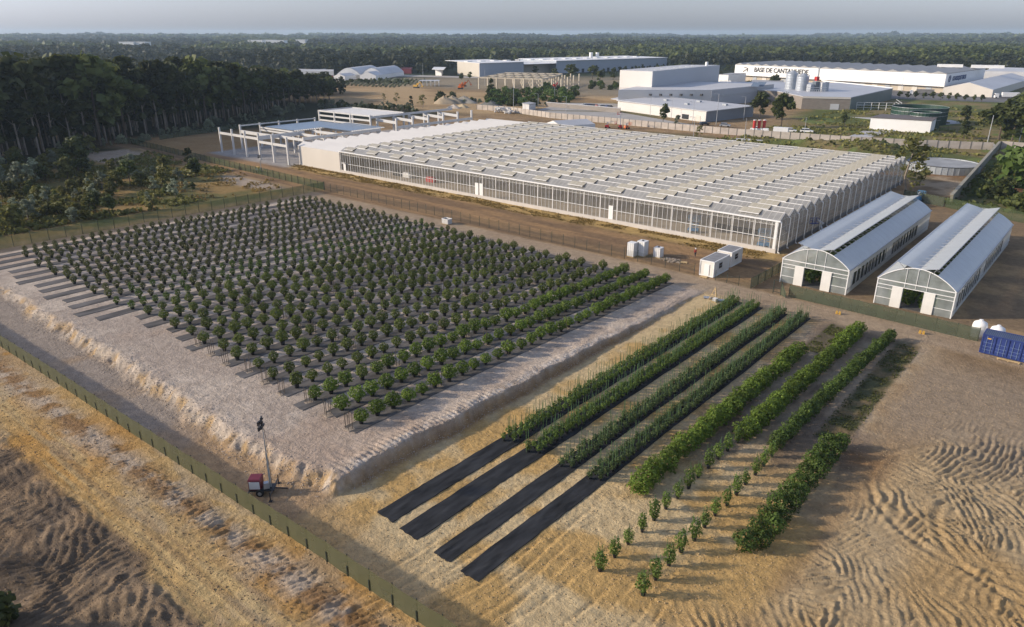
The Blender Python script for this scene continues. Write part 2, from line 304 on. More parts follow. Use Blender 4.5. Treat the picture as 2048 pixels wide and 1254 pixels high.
# ------------------------------------------------------------------ object helpers
WORLD = set()
def props(o, label=None, cat=None, group=None, kind=None):
    if label: o['label'] = label
    if cat: o['category'] = cat
    if group: o['group'] = group
    if kind: o['kind'] = kind
    return o
def thing(name, label, cat, loc=(0, 0, 0), rz=0, group=None):
    o = bpy.data.objects.new(name, None); o.empty_display_size = .3; C.objects.link(o)
    o.location = loc; o.rotation_euler = (0, 0, rz); return props(o, label, cat, group)
def link(me, name, parent=None, **k):
    o = bpy.data.objects.new(name, me); C.objects.link(o)
    if parent: o.parent = parent
    return props(o, **k)
def rot2(x, y, a): return x*math.cos(a)-y*math.sin(a), x*math.sin(a)+y*math.cos(a)
class MB:
    def __init__(s): s.v = []; s.f = []; s.mi = []; s.m = 0
    def add(s, vs, fs):
        n = len(s.v); s.v += [tuple(v) for v in vs]; s.f += [tuple(n+i for i in f) for f in fs]; s.mi += [s.m]*len(fs); return s
    def box(s, c, d, rz=0, taper=1.0):
        x, y, z = d[0]/2, d[1]/2, d[2]/2; vs = []
        for k, q in ((-z, 1), (z, taper)):
            for a, b in ((-x, -y), (x, -y), (x, y), (-x, y)):
                p = rot2(a*q, b*q, rz); vs.append((c[0]+p[0], c[1]+p[1], c[2]+k))
        return s.add(vs, [(3, 2, 1, 0), (4, 5, 6, 7), (0, 1, 5, 4), (1, 2, 6, 5), (2, 3, 7, 6), (3, 0, 4, 7)])
    def bar(s, p, q, wx, wz=None):
        p = Vector(p); q = Vector(q); d = (q-p); wz = wz or wx
        if d.length < 1e-6: return s
        d.normalize(); up = Vector((0, 0, 1)) if abs(d.z) < .95 else Vector((1, 0, 0))
        a = d.cross(up).normalized()*wx/2; b = a.cross(d).normalized()*wz/2
        vs = [p-a-b, p+a-b, p+a+b, p-a+b, q-a-b, q+a-b, q+a+b, q-a+b]
        return s.add(vs, [(0, 1, 2, 3), (7, 6, 5, 4), (0, 4, 5, 1), (1, 5, 6, 2), (2, 6, 7, 3), (3, 7, 4, 0)])
    def cyl(s, p, q, r0, r1=None, n=10, cap=True):
        r1 = r0 if r1 is None else r1; p = Vector(p); q = Vector(q); d = (q-p).normalized()
        up = Vector((0, 0, 1)) if abs(d.z) < .95 else Vector((1, 0, 0)); a = d.cross(up).normalized(); b = a.cross(d).normalized()
        vs = []
        for c, r in ((p, r0), (q, r1)):
            for i in range(n):
                t = 2*math.pi*i/n; vs.append(c+a*r*math.cos(t)+b*r*math.sin(t))
        fs = [(i, i+n, (i+1) % n+n, (i+1) % n) for i in range(n)]
        if cap: fs += [tuple(range(n)), tuple(range(2*n-1, n-1, -1))]
        return s.add(vs, fs)
    def lathe(s, c, prof, n=16):
        vs = []; m = len(prof)
        for i in range(n):
            t = 2*math.pi*i/n
            for r, z in prof: vs.append((c[0]+r*math.cos(t), c[1]+r*math.sin(t), c[2]+z))
        fs = [(i*m+j, ((i+1) % n)*m+j, ((i+1) % n)*m+j+1, i*m+j+1) for i in range(n) for j in range(m-1)]
        return s.add(vs, fs)
    def quad(s, a, b, c, d): return s.add([a, b, c, d], [(0, 1, 2, 3)])
    def slab(s, pts, t):
        """polygon with thickness t (downwards)"""
        n = len(pts); vs = list(pts)+[(p[0], p[1], p[2]-t) for p in pts]
        return s.add(vs, [tuple(range(n)), tuple(range(2*n-1, n-1, -1))]+[(i, i+n, (i+1) % n+n, (i+1) % n) for i in range(n)])
    def prism(s, pts, z0, z1):
        n = len(pts); zz = z1 if hasattr(z1, '__len__') else [z1]*n
        vs = [(p[0], p[1], z0) for p in pts]+[(p[0], p[1], zz[i]) for i, p in enumerate(pts)]
        return s.add(vs, [tuple(range(n-1, -1, -1)), tuple(range(n, 2*n))]+[(i, (i+1) % n, (i+1) % n+n, i+n) for i in range(n)])
    def build(s, name, mats, parent=None, smooth=False, **k):
        ox = tuple(parent.location) if parent is not None and parent.name in WORLD else (0, 0, 0)
        me = bpy.data.meshes.new(name)
        vs = [(v[0]-ox[0], v[1]-ox[1], v[2]-ox[2]) for v in s.v]
        me.from_pydata(vs, [], s.f); mats = mats if isinstance(mats, (list, tuple)) else [mats]
        for m_ in mats: me.materials.append(m_)
        if len(mats) > 1: me.polygons.foreach_set('material_index', s.mi)
        if smooth: me.polygons.foreach_set('use_smooth', [True]*len(me.polygons))
        me.update()
        return link(me, name, parent, **k)
def wthing(name, label, cat, loc, group=None):
    """a thing whose parts are written in world coordinates"""
    o = thing(name, label, cat, loc, 0, group); WORLD.add(o.name); return o
def sub(mb, name, mats, part, **k):
    """sub-part of a part, both in the thing's coordinates"""
    root = part.parent
    me = bpy.data.meshes.new(name)
    ox = root.location if (root is not None and root.name in WORLD) else (0, 0, 0)
    me.from_pydata([(v[0]-ox[0], v[1]-ox[1], v[2]-ox[2]) for v in mb.v], [], mb.f)
    me.materials.append(mats); me.update(); return link(me, name, part, **k)
def copytree(o, loc, rz=None, scale=None, label=None, group=None):
    c = o.copy(); C.objects.link(c); c.location = loc
    if rz is not None: c.rotation_euler = (0, 0, rz)
    if scale is not None: c.scale = scale if hasattr(scale, '__len__') else (scale,)*3
    if label: c['label'] = label
    if group: c['group'] = group
    for ch in o.children:
        d = ch.copy(); C.objects.link(d); d.parent = c
        for g in ch.children:
            e = g.copy(); C.objects.link(e); e.parent = d
    return c
rng = np.random.default_rng(7); random.seed(7)
def quadmesh(name, P, S, m, up=.3, rg=None, out=None, aspect=1.0):
    """leaf-like quads at P (n,3) of half-size S (n,), turned at random with a bias to `out` directions"""
    rg = rg or rng; n = len(P)
    nr = rg.normal(size=(n, 3)); nr /= np.linalg.norm(nr, axis=1)[:, None]
    if out is not None: nr = nr+out*1.1
    nr[:, 2] += up; nr /= np.linalg.norm(nr, axis=1)[:, None]
    t = rg.normal(size=(n, 3)); a = np.cross(nr, t); a /= np.linalg.norm(a, axis=1)[:, None]; b = np.cross(nr, a)
    S = np.broadcast_to(S, (n,))[:, None]; a = a*S; b = b*S*aspect
    V = np.stack([P-a-b*.6, P+a*.4-b, P+a+b*.6, P-a*.4+b], 1).reshape(-1, 3)
    me = bpy.data.meshes.new(name); me.vertices.add(4*n); me.vertices.foreach_set('co', V.ravel().astype(np.float32))
    me.loops.add(4*n); me.loops.foreach_set('vertex_index', np.arange(4*n, dtype=np.int32))
    me.polygons.add(n); me.polygons.foreach_set('loop_start', np.arange(0, 4*n, 4, dtype=np.int32))
    me.materials.append(m); me.update(calc_edges=True); return me
def blob_points(n, r, c=(0, 0, 0), rg=None, inner=.55, lump=.18):
    rg = rg or rng; d = rg.normal(size=(n, 3)); d /= np.linalg.norm(d, axis=1)[:, None]
    ph = rg.uniform(0, 6, 3)
    l = 1+lump*(np.sin(d[:, 0]*4+ph[0])*np.cos(d[:, 1]*5+ph[1])+.6*np.sin(d[:, 2]*6+ph[2]))
    q = (inner+(1-inner)*rg.uniform(0, 1, n)**.45)*l
    return d*q[:, None]*np.array(r)+np.array(c), d
ORD = ['first', 'second', 'third', 'fourth', 'fifth', 'sixth', 'seventh', 'eighth', 'ninth', 'tenth', 'eleventh', 'twelfth', 'thirteenth', 'fourteenth', 'fifteenth', 'sixteenth', 'seventeenth', 'eighteenth', 'nineteenth', 'twentieth']
def od(i):
    if i < 20: return ORD[i]
    n = i+1; return '%d%s' % (n, 'th' if n % 100 in (11, 12, 13) else {1: 'st', 2: 'nd', 3: 'rd'}.get(n % 10, 'th'))

# ================================================================== GROUND
def grow(a, step, end, k):
    out = []; x = a; s = step
    while (x < end if step > 0 else x > end):
        s *= k; x += s; out.append(x)
    return out
def axis(segs, lo, hi, k=1.09):
    xs = []
    for a, b, st in segs: xs += list(np.arange(a, b, st))
    xs.append(segs[-1][1])
    return np.array(sorted(grow(segs[0][0], -segs[0][2], lo, k))+xs+grow(segs[-1][1], segs[-1][2], hi, k))
XS = axis([(-330, -170, 2.0), (-170, -112, .7), (-112, -62, .2), (-62, 4, .15), (4, 40, 1.0)], -9000, 7000)
YS = axis([(-10, 4, 1.0), (4, 18, .2), (18, 56, .15), (56, 80, .25), (80, 126, .5), (126, 420, 1.6)], -300, 9500)
def soil_colour(x, y):
    def col(*c): return np.array(c)
    n1 = fbm(x/14, y/14, 101); n2 = fbm(x/5, y/5, 102); n3 = fbm(x/2.2, y/2.2, 103)
    def mixc(A, B, t): return A*(1-t[:, None])+B*t[:, None]
    n = len(x)
    sand = mixc(np.tile(col(.50, .325, .125), (n, 1)), col(.56, .43, .24), sstep(.38, .6, n2))
    brown = mixc(np.tile(col(.23, .155, .085), (n, 1)), col(.33, .225, .12), sstep(.35, .65, n2))
    white = mixc(np.tile(col(.50, .42, .34), (n, 1)), col(.40, .33, .27), sstep(.4, .65, n2))
    orange = mixc(np.tile(col(.42, .235, .07), (n, 1)), col(.47, .33, .15), sstep(.3, .7, n1))
    c = brown.copy()
    # lower front area: yellow sand
    m = sstep(-50, -48, x)*sstep(-12, -17, x+2*(n2-.5)*4)*sstep(110, 104, y)
    c = mixc(c, sand, m*.9)
    # ground between the beds is paler and greyer towards the far end
    m2 = m*sstep(55, 75, y)*sstep(-33, -28, x); c = mixc(c, np.tile(col(.30, .25, .205), (n, 1)), m2*.75)
    # darker patches of earth beside the hedges
    dark_e = m*sstep(.5, .62, fbm(x/2.5, y/12, 120))*sstep(56, 66, y)*sstep(-31, -28, x); c = mixc(c, np.tile(col(.13, .10, .075), (n, 1)), dark_e*.7)
    # plateau, pale
    pm = plateau_mask(x, y)*sstep(112, 108, y)*sstep(-166, -163, x)
    c = mixc(c, white, pm*.95)
    pk = pm*sstep(.55, .7, n1); c = mixc(c, np.tile(col(.38, .27, .19), (n, 1)), pk*.45)
    # bank faces
    e = np.clip(plateau_mask(x, y)*(1-plateau_mask(x, y))*4, 0, 1)*sstep(112, 100, y)*sstep(-166, -160, x)
    bankc = mixc(np.tile(col(.46, .31, .15), (n, 1)), col(.52, .44, .35), sstep(.38, .52, fbm(x/1.2, y/2, 109)))
    c = mixc(c, bankc, e*.85)
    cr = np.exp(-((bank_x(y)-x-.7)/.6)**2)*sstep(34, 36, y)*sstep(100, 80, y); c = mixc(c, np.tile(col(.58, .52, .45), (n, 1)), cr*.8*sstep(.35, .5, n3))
    shade_side = np.exp(-((bank_x(y)-x+.30)/.60)**2)*sstep(33, 36, y)*sstep(100, 80, y); c = mixc(c, mixc(np.tile(col(.27, .15, .065), (n, 1)), col(.36, .24, .13), n3), shade_side*.9)  # tan-brown side face, its shade deepened in the colour
    # lane between the fence and the bank
    fy = fence_y(x)
    ln = sstep(0, .5, y-fy)*sstep(.8, -.6, y-bank_y(x)+1.6*(n3-.5))*sstep(-46, -51, x)
    lane = mixc(np.tile(col(.30, .255, .215), (n, 1)), col(.36, .25, .15), sstep(.45, .65, n1))
    c = mixc(c, lane, ln*.9)
    ln2 = sstep(0, .8, y-fy)*sstep(34, 29, y+.12*(x+48))*sstep(-51, -47, x)
    c = mixc(c, np.tile(col(.36, .255, .14), (n, 1)), ln2*.7)
    # outside the fence
    of = sstep(.2, -.2, y-fy)*sstep(-9, -16, x)
    c = mixc(c, orange, of)
    gs = of*sstep(.50, .60, fbm(x/6, y/2.2, 131)); c = mixc(c, np.tile(col(.36, .29, .20), (n, 1)), gs*.55)
    vv = fy-y+3.2*(fbm(x/5, y/5, 133)-.5)*2*.5
    dk = of*sstep(8.4, 10.0, vv); c = mixc(c, mixc(np.tile(col(.115, .088, .066), (n, 1)), col(.235, .17, .11), sstep(.42, .62, fbm(x/1.1+y*.5, y/3, 134))), dk*.92)
    ls = of*sstep(4.8, 6, vv)*sstep(9.5, 8.4, vv); c = mixc(c, np.tile(col(.50, .37, .18), (n, 1)), ls*.6*sstep(.42, .62, fbm(x/9, (fy-y)/.55, 135))); c = mixc(c, np.tile(col(.28, .19, .10), (n, 1)), ls*.5*sstep(.58, .68, fbm(x/11, (fy-y)/.4, 136)))
    rb = of*np.exp(-((fy-y-3.1)/1.6)**2); c = mixc(c, mixc(np.tile(col(.26, .15, .07), (n, 1)), col(.44, .36, .28), sstep(.4, .6, n3)), rb*.85)
    # right-hand worked ground
    rm = right_mask(x, y)
    rc = mixc(np.tile(col(.43, .29, .135), (n, 1)), col(.46, .345, .20), sstep(.35, .6, n1))
    c = mixc(c, rc, rm*.9)
    rr = sstep(-16, -13, x)*sstep(108, 96, y)*sstep(70, 84, y); c = mixc(c, np.tile(col(.30, .235, .165), (n, 1)), rr*.8)
    dkp = np.exp(-(((x+13.8)/2.2)**2+((y-70.5)/2.6)**2)); c = mixc(c, np.tile(col(.20, .11, .05), (n, 1)), dkp*.8)
    # dirt lanes inside the compound
    l1 = sstep(105.5, 108, y)*sstep(114.5, 113, y)*sstep(-170, -165, x); c = mixc(c, mixc(np.tile(col(.34, .25, .165), (n, 1)), col(.38, .30, .21), n2), l1*.85)
    l2 = sstep(114, 115, y)*sstep(137.5, 136, y)*sstep(-330, -250, x)*sstep(-44, -48, x)
    lc = mixc(np.tile(col(.20, .13, .075), (n, 1)), col(.32, .20, .10), sstep(.35, .65, fbm(x/16, y/1.5, 140)))
    c = mixc(c, lc, l2)
    gy = sstep(129.5, 133.5, y+2.5*(fbm(x/3, y/2, 141)-.5))*sstep(138, 137, y)*sstep(-214, -208, x)*sstep(-44, -50, x); c = mixc(c, np.tile(col(.46, .32, .12), (n, 1)), gy*.85)
    l3 = sstep(-169, -166, x)*sstep(-162, -164, x)*sstep(36, 40, y)*sstep(116, 112, y); c = mixc(c, np.tile(col(.27, .21, .15), (n, 1)), l3*.8)
    ty = sstep(112.5, 114.5, y)*sstep(206, 198, y)*sstep(-46, -43, x); c = mixc(c, mixc(np.tile(col(.21, .15, .09), (n, 1)), col(.34, .235, .125), sstep(.45, .6, fbm(x/9, y/7, 151))), ty)
    # weeds on the abandoned bed at the right
    wd = sstep(-19.4, -18.6, x)*sstep(-15.7, -16.4, x)*sstep(71, 74, y)*sstep(107, 104, y); c = mixc(c, mixc(np.tile(col(.055, .065, .025), (n, 1)), col(.16, .12, .06), sstep(.45, .65, n3)), wd*.9)
    mu = sstep(-28.6, -28.1, x)*sstep(-25.5, -26, x)*sstep(93, 95, y)*sstep(107, 105.5, y); c = mixc(c, mixc(np.tile(col(.07, .065, .04), (n, 1)), col(.16, .13, .08), n3), mu*.9)
    # concrete frame building plot
    fp = sstep(-256, -252, x+3*(n2-.5))*sstep(-203, -207, x)*sstep(129, 132, y+2*(n3-.5))*sstep(240, 236, y); c = mixc(c, np.tile(col(.34, .325, .31), (n, 1)), fp*.9)
    fo = sstep(-320, -290, x)*sstep(-252, -256, x)*sstep(122, 126, y)*sstep(205, 190, y); c = mixc(c, mixc(np.tile(col(.30, .17, .07), (n, 1)), col(.38, .26, .13), n2), fo*.9)
    # scrub land on the left
    sl = sstep(-168, -172, x)*sstep(114, 110, y); scol = mixc(np.tile(col(.13, .12, .045), (n, 1)), col(.27, .18, .07), sstep(.42, .6, fbm(x/9, y/9, 160)))
    c = mixc(c, scol, sl)
    pth = sl*sstep(-172, -171, x)*sstep(-178, -175, x+3*(n2-.5)); c = mixc(c, np.tile(col(.30, .24, .18), (n, 1)), pth*.6)
    clr = np.maximum(sl*sstep(.0, .6, 1-np.hypot((x+192)/19, (y-111)/7)), sstep(0, .5, 1.1-np.hypot((x+262)/26, (y-104)/8))*sstep(117, 114, y)); c = mixc(c, mixc(np.tile(col(.34, .26, .19), (n, 1)), col(.42, .35, .28), n2), np.clip(clr*2, 0, 1)*.9)
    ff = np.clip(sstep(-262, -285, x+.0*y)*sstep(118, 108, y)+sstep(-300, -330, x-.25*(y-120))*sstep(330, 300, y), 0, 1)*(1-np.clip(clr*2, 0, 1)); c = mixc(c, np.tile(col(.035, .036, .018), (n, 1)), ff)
    # beyond the greenhouse
    bg_ = sstep(232, 238, y)*sstep(-206, -200, x)*sstep(300, 288, y-.15*(x+100)); c = mixc(c, mixc(np.tile(col(.23, .13, .065), (n, 1)), col(.15, .125, .06), sstep(.45, .6, fbm(x/14, y/14, 170))), bg_)
    sw = sstep(203, 207, y)*sstep(-47, -42, x)*sstep(262, 240, y); c = mixc(c, mixc(np.tile(col(.20, .14, .08), (n, 1)), col(.36, .28, .19), sstep(.42, .58, fbm(x/9, y/6, 171))), sw)
    gr = sstep(262, 275, y)*sstep(-130, -112, x+.2*(y-300)); grass = mixc(mixc(np.tile(col(.10, .115, .035), (n, 1)), col(.21, .165, .075), sstep(.42, .6, fbm(x/22, y/22, 172))), col(.14, .17, .05), sstep(.6, .7, fbm(x/10, y/16, 175)))
    c = mixc(c, grass, gr)
    rs = sstep(-34, -30, x+.03*(y-210))*sstep(203, 210, y); c = mixc(c, mixc(np.tile(col(.055, .07, .022), (n, 1)), col(.15, .14, .06), sstep(.45, .6, fbm(x/8, y/8, 173))), rs*.95)
    # far fields on the left
    fl = sstep(282, 300, y-.10*(x+250))*sstep(-160, -200, x); c = mixc(c, mixc(np.tile(col(.40, .28, .15), (n, 1)), col(.27, .18, .09), sstep(.4, .6, fbm(x/40, y/30, 174))), fl)
    fg = fl*sstep(395, 440, y-.1*(x+400)); c = mixc(c, np.tile(col(.22, .20, .15), (n, 1)), fg*.7)
    gb = sstep(-262, -240, x)*sstep(-170, -200, x)*sstep(300, 306, y)*sstep(430, 400, y); c = mixc(c, np.tile(col(.085, .09, .035), (n, 1)), gb*.8)
    dist = np.hypot(x, y)
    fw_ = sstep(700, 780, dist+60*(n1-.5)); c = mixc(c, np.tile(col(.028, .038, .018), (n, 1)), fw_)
    return np.clip(c, 0, 1)
def build_ground():
    X, Y = np.meshgrid(XS, YS); x = X.ravel(); y = Y.ravel(); z = height(x, y)
    nx, ny = len(XS), len(YS)
    me = bpy.data.meshes.new('ground'); me.vertices.add(nx*ny); me.vertices.foreach_set('co', np.stack([x, y, z], 1).ravel().astype(np.float32))
    i = np.arange(nx*ny).reshape(ny, nx)
    q = np.stack([i[:-1, :-1], i[:-1, 1:], i[1:, 1:], i[1:, :-1]], -1).reshape(-1, 4)
    me.loops.add(q.size); me.loops.foreach_set('vertex_index', q.ravel().astype(np.int32))
    me.polygons.add(len(q)); me.polygons.foreach_set('loop_start', np.arange(0, q.size, 4, dtype=np.int32)); me.update(calc_edges=True)
    ca = me.color_attributes.new('soil', 'FLOAT_COLOR', 'POINT')
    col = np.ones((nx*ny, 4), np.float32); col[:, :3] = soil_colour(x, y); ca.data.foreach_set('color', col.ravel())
    me.materials.append(ground_mat()); me.polygons.foreach_set('use_smooth', np.ones(len(q), bool))
    return link(me, 'ground', kind='structure')
build_ground()
def sheet(name, pts, m, h=.06, **k):
    """a paved area: thin slab just above the soil"""
    b = MB(); b.slab([(p[0], p[1], h) for p in pts], .3); return b.build(name, m, **k)

# ================================================================== GLASS GREENHOUSE
GX0, GX1, GY0, NB, GP, ZG, ZR = -184.8, -48.8, 136.8, 20, 4.66, 6.35, 7.55
GY1 = GY0+NB*GP
def greenhouse():
    t = wthing('glass_greenhouse', 'huge multi-span glass greenhouse with rows of open roof vents and an empty sandy interior', 'greenhouse', (GX0, GY0, 0))
    # plinth
    b = MB(); b.box(((GX0+GX1)/2, GY0-.08, .3), (GX1-GX0, .34, 1.1)); b.build('front_plinth', PLINTH, t)
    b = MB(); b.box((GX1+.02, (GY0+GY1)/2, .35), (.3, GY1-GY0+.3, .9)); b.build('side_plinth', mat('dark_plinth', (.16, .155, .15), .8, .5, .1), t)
    b = MB(); b.box(((GX0+GX1)/2, (GY0+GY1)/2, -.1), (GX1-GX0-.4, GY1-GY0-.4, .36)); b.build('floor', mat('sandy_floor', (.42, .35, .26), .9, .25, .2, bump=.2), t)
    # walls of glass
    b = MB(); b.quad((GX0, GY0, .85), (GX1, GY0, .85), (GX1, GY0, ZG-.1), (GX0, GY0, ZG-.1)); b.build('front_glass', GLWALL, t)
    b = MB(); b.quad((GX0, GY1, .4), (GX1, GY1, .4), (GX1, GY1, ZG-.1), (GX0, GY1, ZG-.1)); b.build('rear_glass', GLEND, t)
    b = MB(); x = GX0+.2; k = 0
    while x < GX1:
        b.box((x, GY0-.03, (.85+ZG)/2), (.055 if k % 4 else .11, .09, ZG-.85)); x += 1.13; k += 1
    for z in (2.9,): b.box(((GX0+GX1)/2, GY0-.02, z), (GX1-GX0, .07, .10))
    b.box((GX1-.5, GY0-.05, 3.6), (.5, .14, 5.5)); b.build('glazing_bars', WMETAL, t)
    b = MB(); b.box(((GX0+GX1)/2, GY0-.12, ZG), (GX1-GX0+.5, .34, .26)); b.build('front_gutter', WHITE, t)
    # inner structure
    b = MB()
    for i in range(NB//2+1):
        yy = GY0+.35+i*GP*2
        if yy > GY0+60 and i % 2: continue
        for j in range(int((GX1-GX0)/4.52)+1): b.box((GX1-.6-j*4.52, yy, ZG/2), (.12, .12, ZG-.2))
    b.build('inner_columns', WMETAL, t, kind='stuff')
    b = MB()
    for i in range(4):
        yy = GY0+.45+i*GP*2; b.box(((GX0+GX1)/2, yy, ZG-.2), (GX1-GX0-.4, .08, .09)); b.box(((GX0+GX1)/2, yy, ZG-.95), (GX1-GX0-.4, .08, .09))
        for j in range(120):
            x = GX0+.8+j*1.13; b.bar((x, yy, ZG-.95), (x+.56, yy, ZG-.2), .05); b.bar((x+.56, yy, ZG-.2), (x+1.13, yy, ZG-.95), .05)
    b.build('lattice_girders', WMETAL, t)
    b = MB(); b.quad((GX0+.3, GY0+.9, ZG-.95), (GX1-.3, GY0+.9, ZG-.95), (GX1-.3, GY0+.9, ZG-.15), (GX0+.3, GY0+.9, ZG-.15))
    b.build('rolled_screen', seethrough('rolled_cloth', (.50, .46, .38), .8, .8, trans=.4), t)
    # roof, one span after another
    for i in range(NB):
        ya = GY0+i*GP; ym = ya+GP/2; yb = ya+GP
        b = MB(); b.quad((GX0, ya, ZG), (GX1, ya, ZG), (GX1, ym, ZR), (GX0, ym, ZR)); b.quad((GX0, ym, ZR), (GX1, ym, ZR), (GX1, yb, ZG), (GX0, yb, ZG)); b.build('roof_span', GLROOF, t)
        b = MB(); b.box(((GX0+GX1)/2, ym, ZR+.04), (GX1-GX0, .13, .09)); b.build('ridge_cap', WHITE, t)
        b = MB(); b.box(((GX0+GX1)/2, yb, ZG-.02), (GX1-GX0+.1, .26, .16)); b.build('gutter', METAL, t)
        b = MB(); b.add([(GX1, ya, .8), (GX1, yb, .8), (GX1, yb, ZG), (GX1, ym, ZR-.03), (GX1, ya, ZG)], [(0, 1, 2, 3, 4)]); b.build('gable_glass', GLEND, t)
        b = MB(); b.bar((GX1+.03, ya+.1, ZG+.02), (GX1+.03, ym, ZR+.02), .09); b.bar((GX1+.03, yb-.1, ZG+.02), (GX1+.03, ym, ZR+.02), .09); b.bar((GX1+.04, ym, ZG-.1), (GX1+.04, ym, ZR), .06); b.build('gable_frame', METAL, t)
        b = MB(); b.cyl((GX1+.42, ya, ZG-.15), (GX1+.42, ya, .1), .085, n=8); b.bar((GX1-.1, ya, ZG), (GX1+.42, ya, ZG-.15), .16); b.bar((GX1+.42, ya, .35), (GX1+.75, ya, .12), .14); b.build('downpipe', WHITE, t)
    # roof vents
    b_far = MB(); n = 0
    for i in range(NB):
        ym = GY0+i*GP+GP/2
        for k in range(13):
            xs = -57.4-10.5*k
            if xs < GX0+1: continue
            far = not (n < 100); bb = b_far if far else MB(); n += 1
            lift = random.uniform(-.05, .05)+.1
            zt = ZR+.12; ze = ZR+lift-.55; yo = ym-1.75
            bb.m = 0; bb.slab([(xs, yo, ze), (xs+4.1, yo, ze), (xs+4.1, ym, zt), (xs, ym, zt)], .05)
            bb.m = 1; bb.box((xs+2.05, yo-.03, ze-.02), (4.16, .10, .13))
            for dx in (.1, 2.05, 4.0): bb.bar((xs+dx, yo+.1, ze-.05), (xs+dx, ym-.9, ZR-.55), .05)
            bb.m = 2; bb.add([(xs+4.12, yo, ze-.05), (xs+4.12, ym, zt-.05), (xs+4.12, ym-1.7, ZR-.82)], [(0, 1, 2)])  # dark triangle stands for the shade in the vent's open end
            if not far: bb.build('roof_vent', [GLVENT, WHITE, VGAP], t)
    b_far.build('roof_vent', [GLVENT, WHITE, VGAP], t, kind='stuff')
    # doors in the front wall
    for xd in (-127.9, -126.3, -86.8): 
        b = MB(); b.box((xd, GY0-.1, 1.95+.3), (1.15, .12, 3.3)); b.build('door', WHITE, t)
    b = MB(); b.box((-182.6, GY0-.2, 1.9), (1.0, .12, 2.3)); b.box((-182.6, GY0-.45, 3.15), (1.6, .7, .1)); b.build('door', WHITE, t)
VGAP = seethrough('vent_gap_shade', (.05, .045, .04), .85, .8)
greenhouse()
def packing_hall():
    x0, x1 = -206.4, GX0-.15
    t = wthing('packing_hall', 'cream sheet-metal hall with a zigzag white roof joined to the left end of the glasshouse', 'hall', (x0, GY0, 0))
    b = MB(); b.box(((x0+x1)/2, GY0-.05, 3.05), (x1-x0, .3, 6.1)); b.build('front_wall', CREAM, t)
    b = MB()
    for i in range(NB):
        ya = GY0+i*GP; b.add([(x0, ya, 0), (x0, ya+GP, 0), (x0, ya+GP, ZG-.3), (x0, ya+GP/2, ZR-.35), (x0, ya, ZG-.3)], [(4, 3, 2, 1, 0)])
    b.build('side_wall', CREAM, t)
    b = MB(); b.box(((x0+x1)/2, GY1+.1, 3.1), (x1-x0, .3, 6.2)); b.build('rear_wall', CREAM, t)
    rm = mat('white_roof_sheet', (.60, .575, .53), .45, .12, .05)
    for i in range(NB):
        ya = GY0+i*GP; ym = ya+GP/2; yb = ya+GP
        b = MB()
        b.slab([(x0-.25, ya-.15, ZG-.25), (x1, ya-.15, ZG-.25), (x1, ym, ZR-.3), (x0-.25, ym, ZR-.3)], .12)
        b.slab([(x0-.25, ym, ZR-.3), (x1, ym, ZR-.3), (x1, yb-.15, ZG-.25), (x0-.25, yb-.15, ZG-.25)], .12); b.build('roof_span', rm, t)
    b = MB(); b.box(((x0+x1)/2, GY0-.22, .12), (x1-x0+.2, .2, .3)); b.build('plinth', PLINTH, t)
packing_hall()

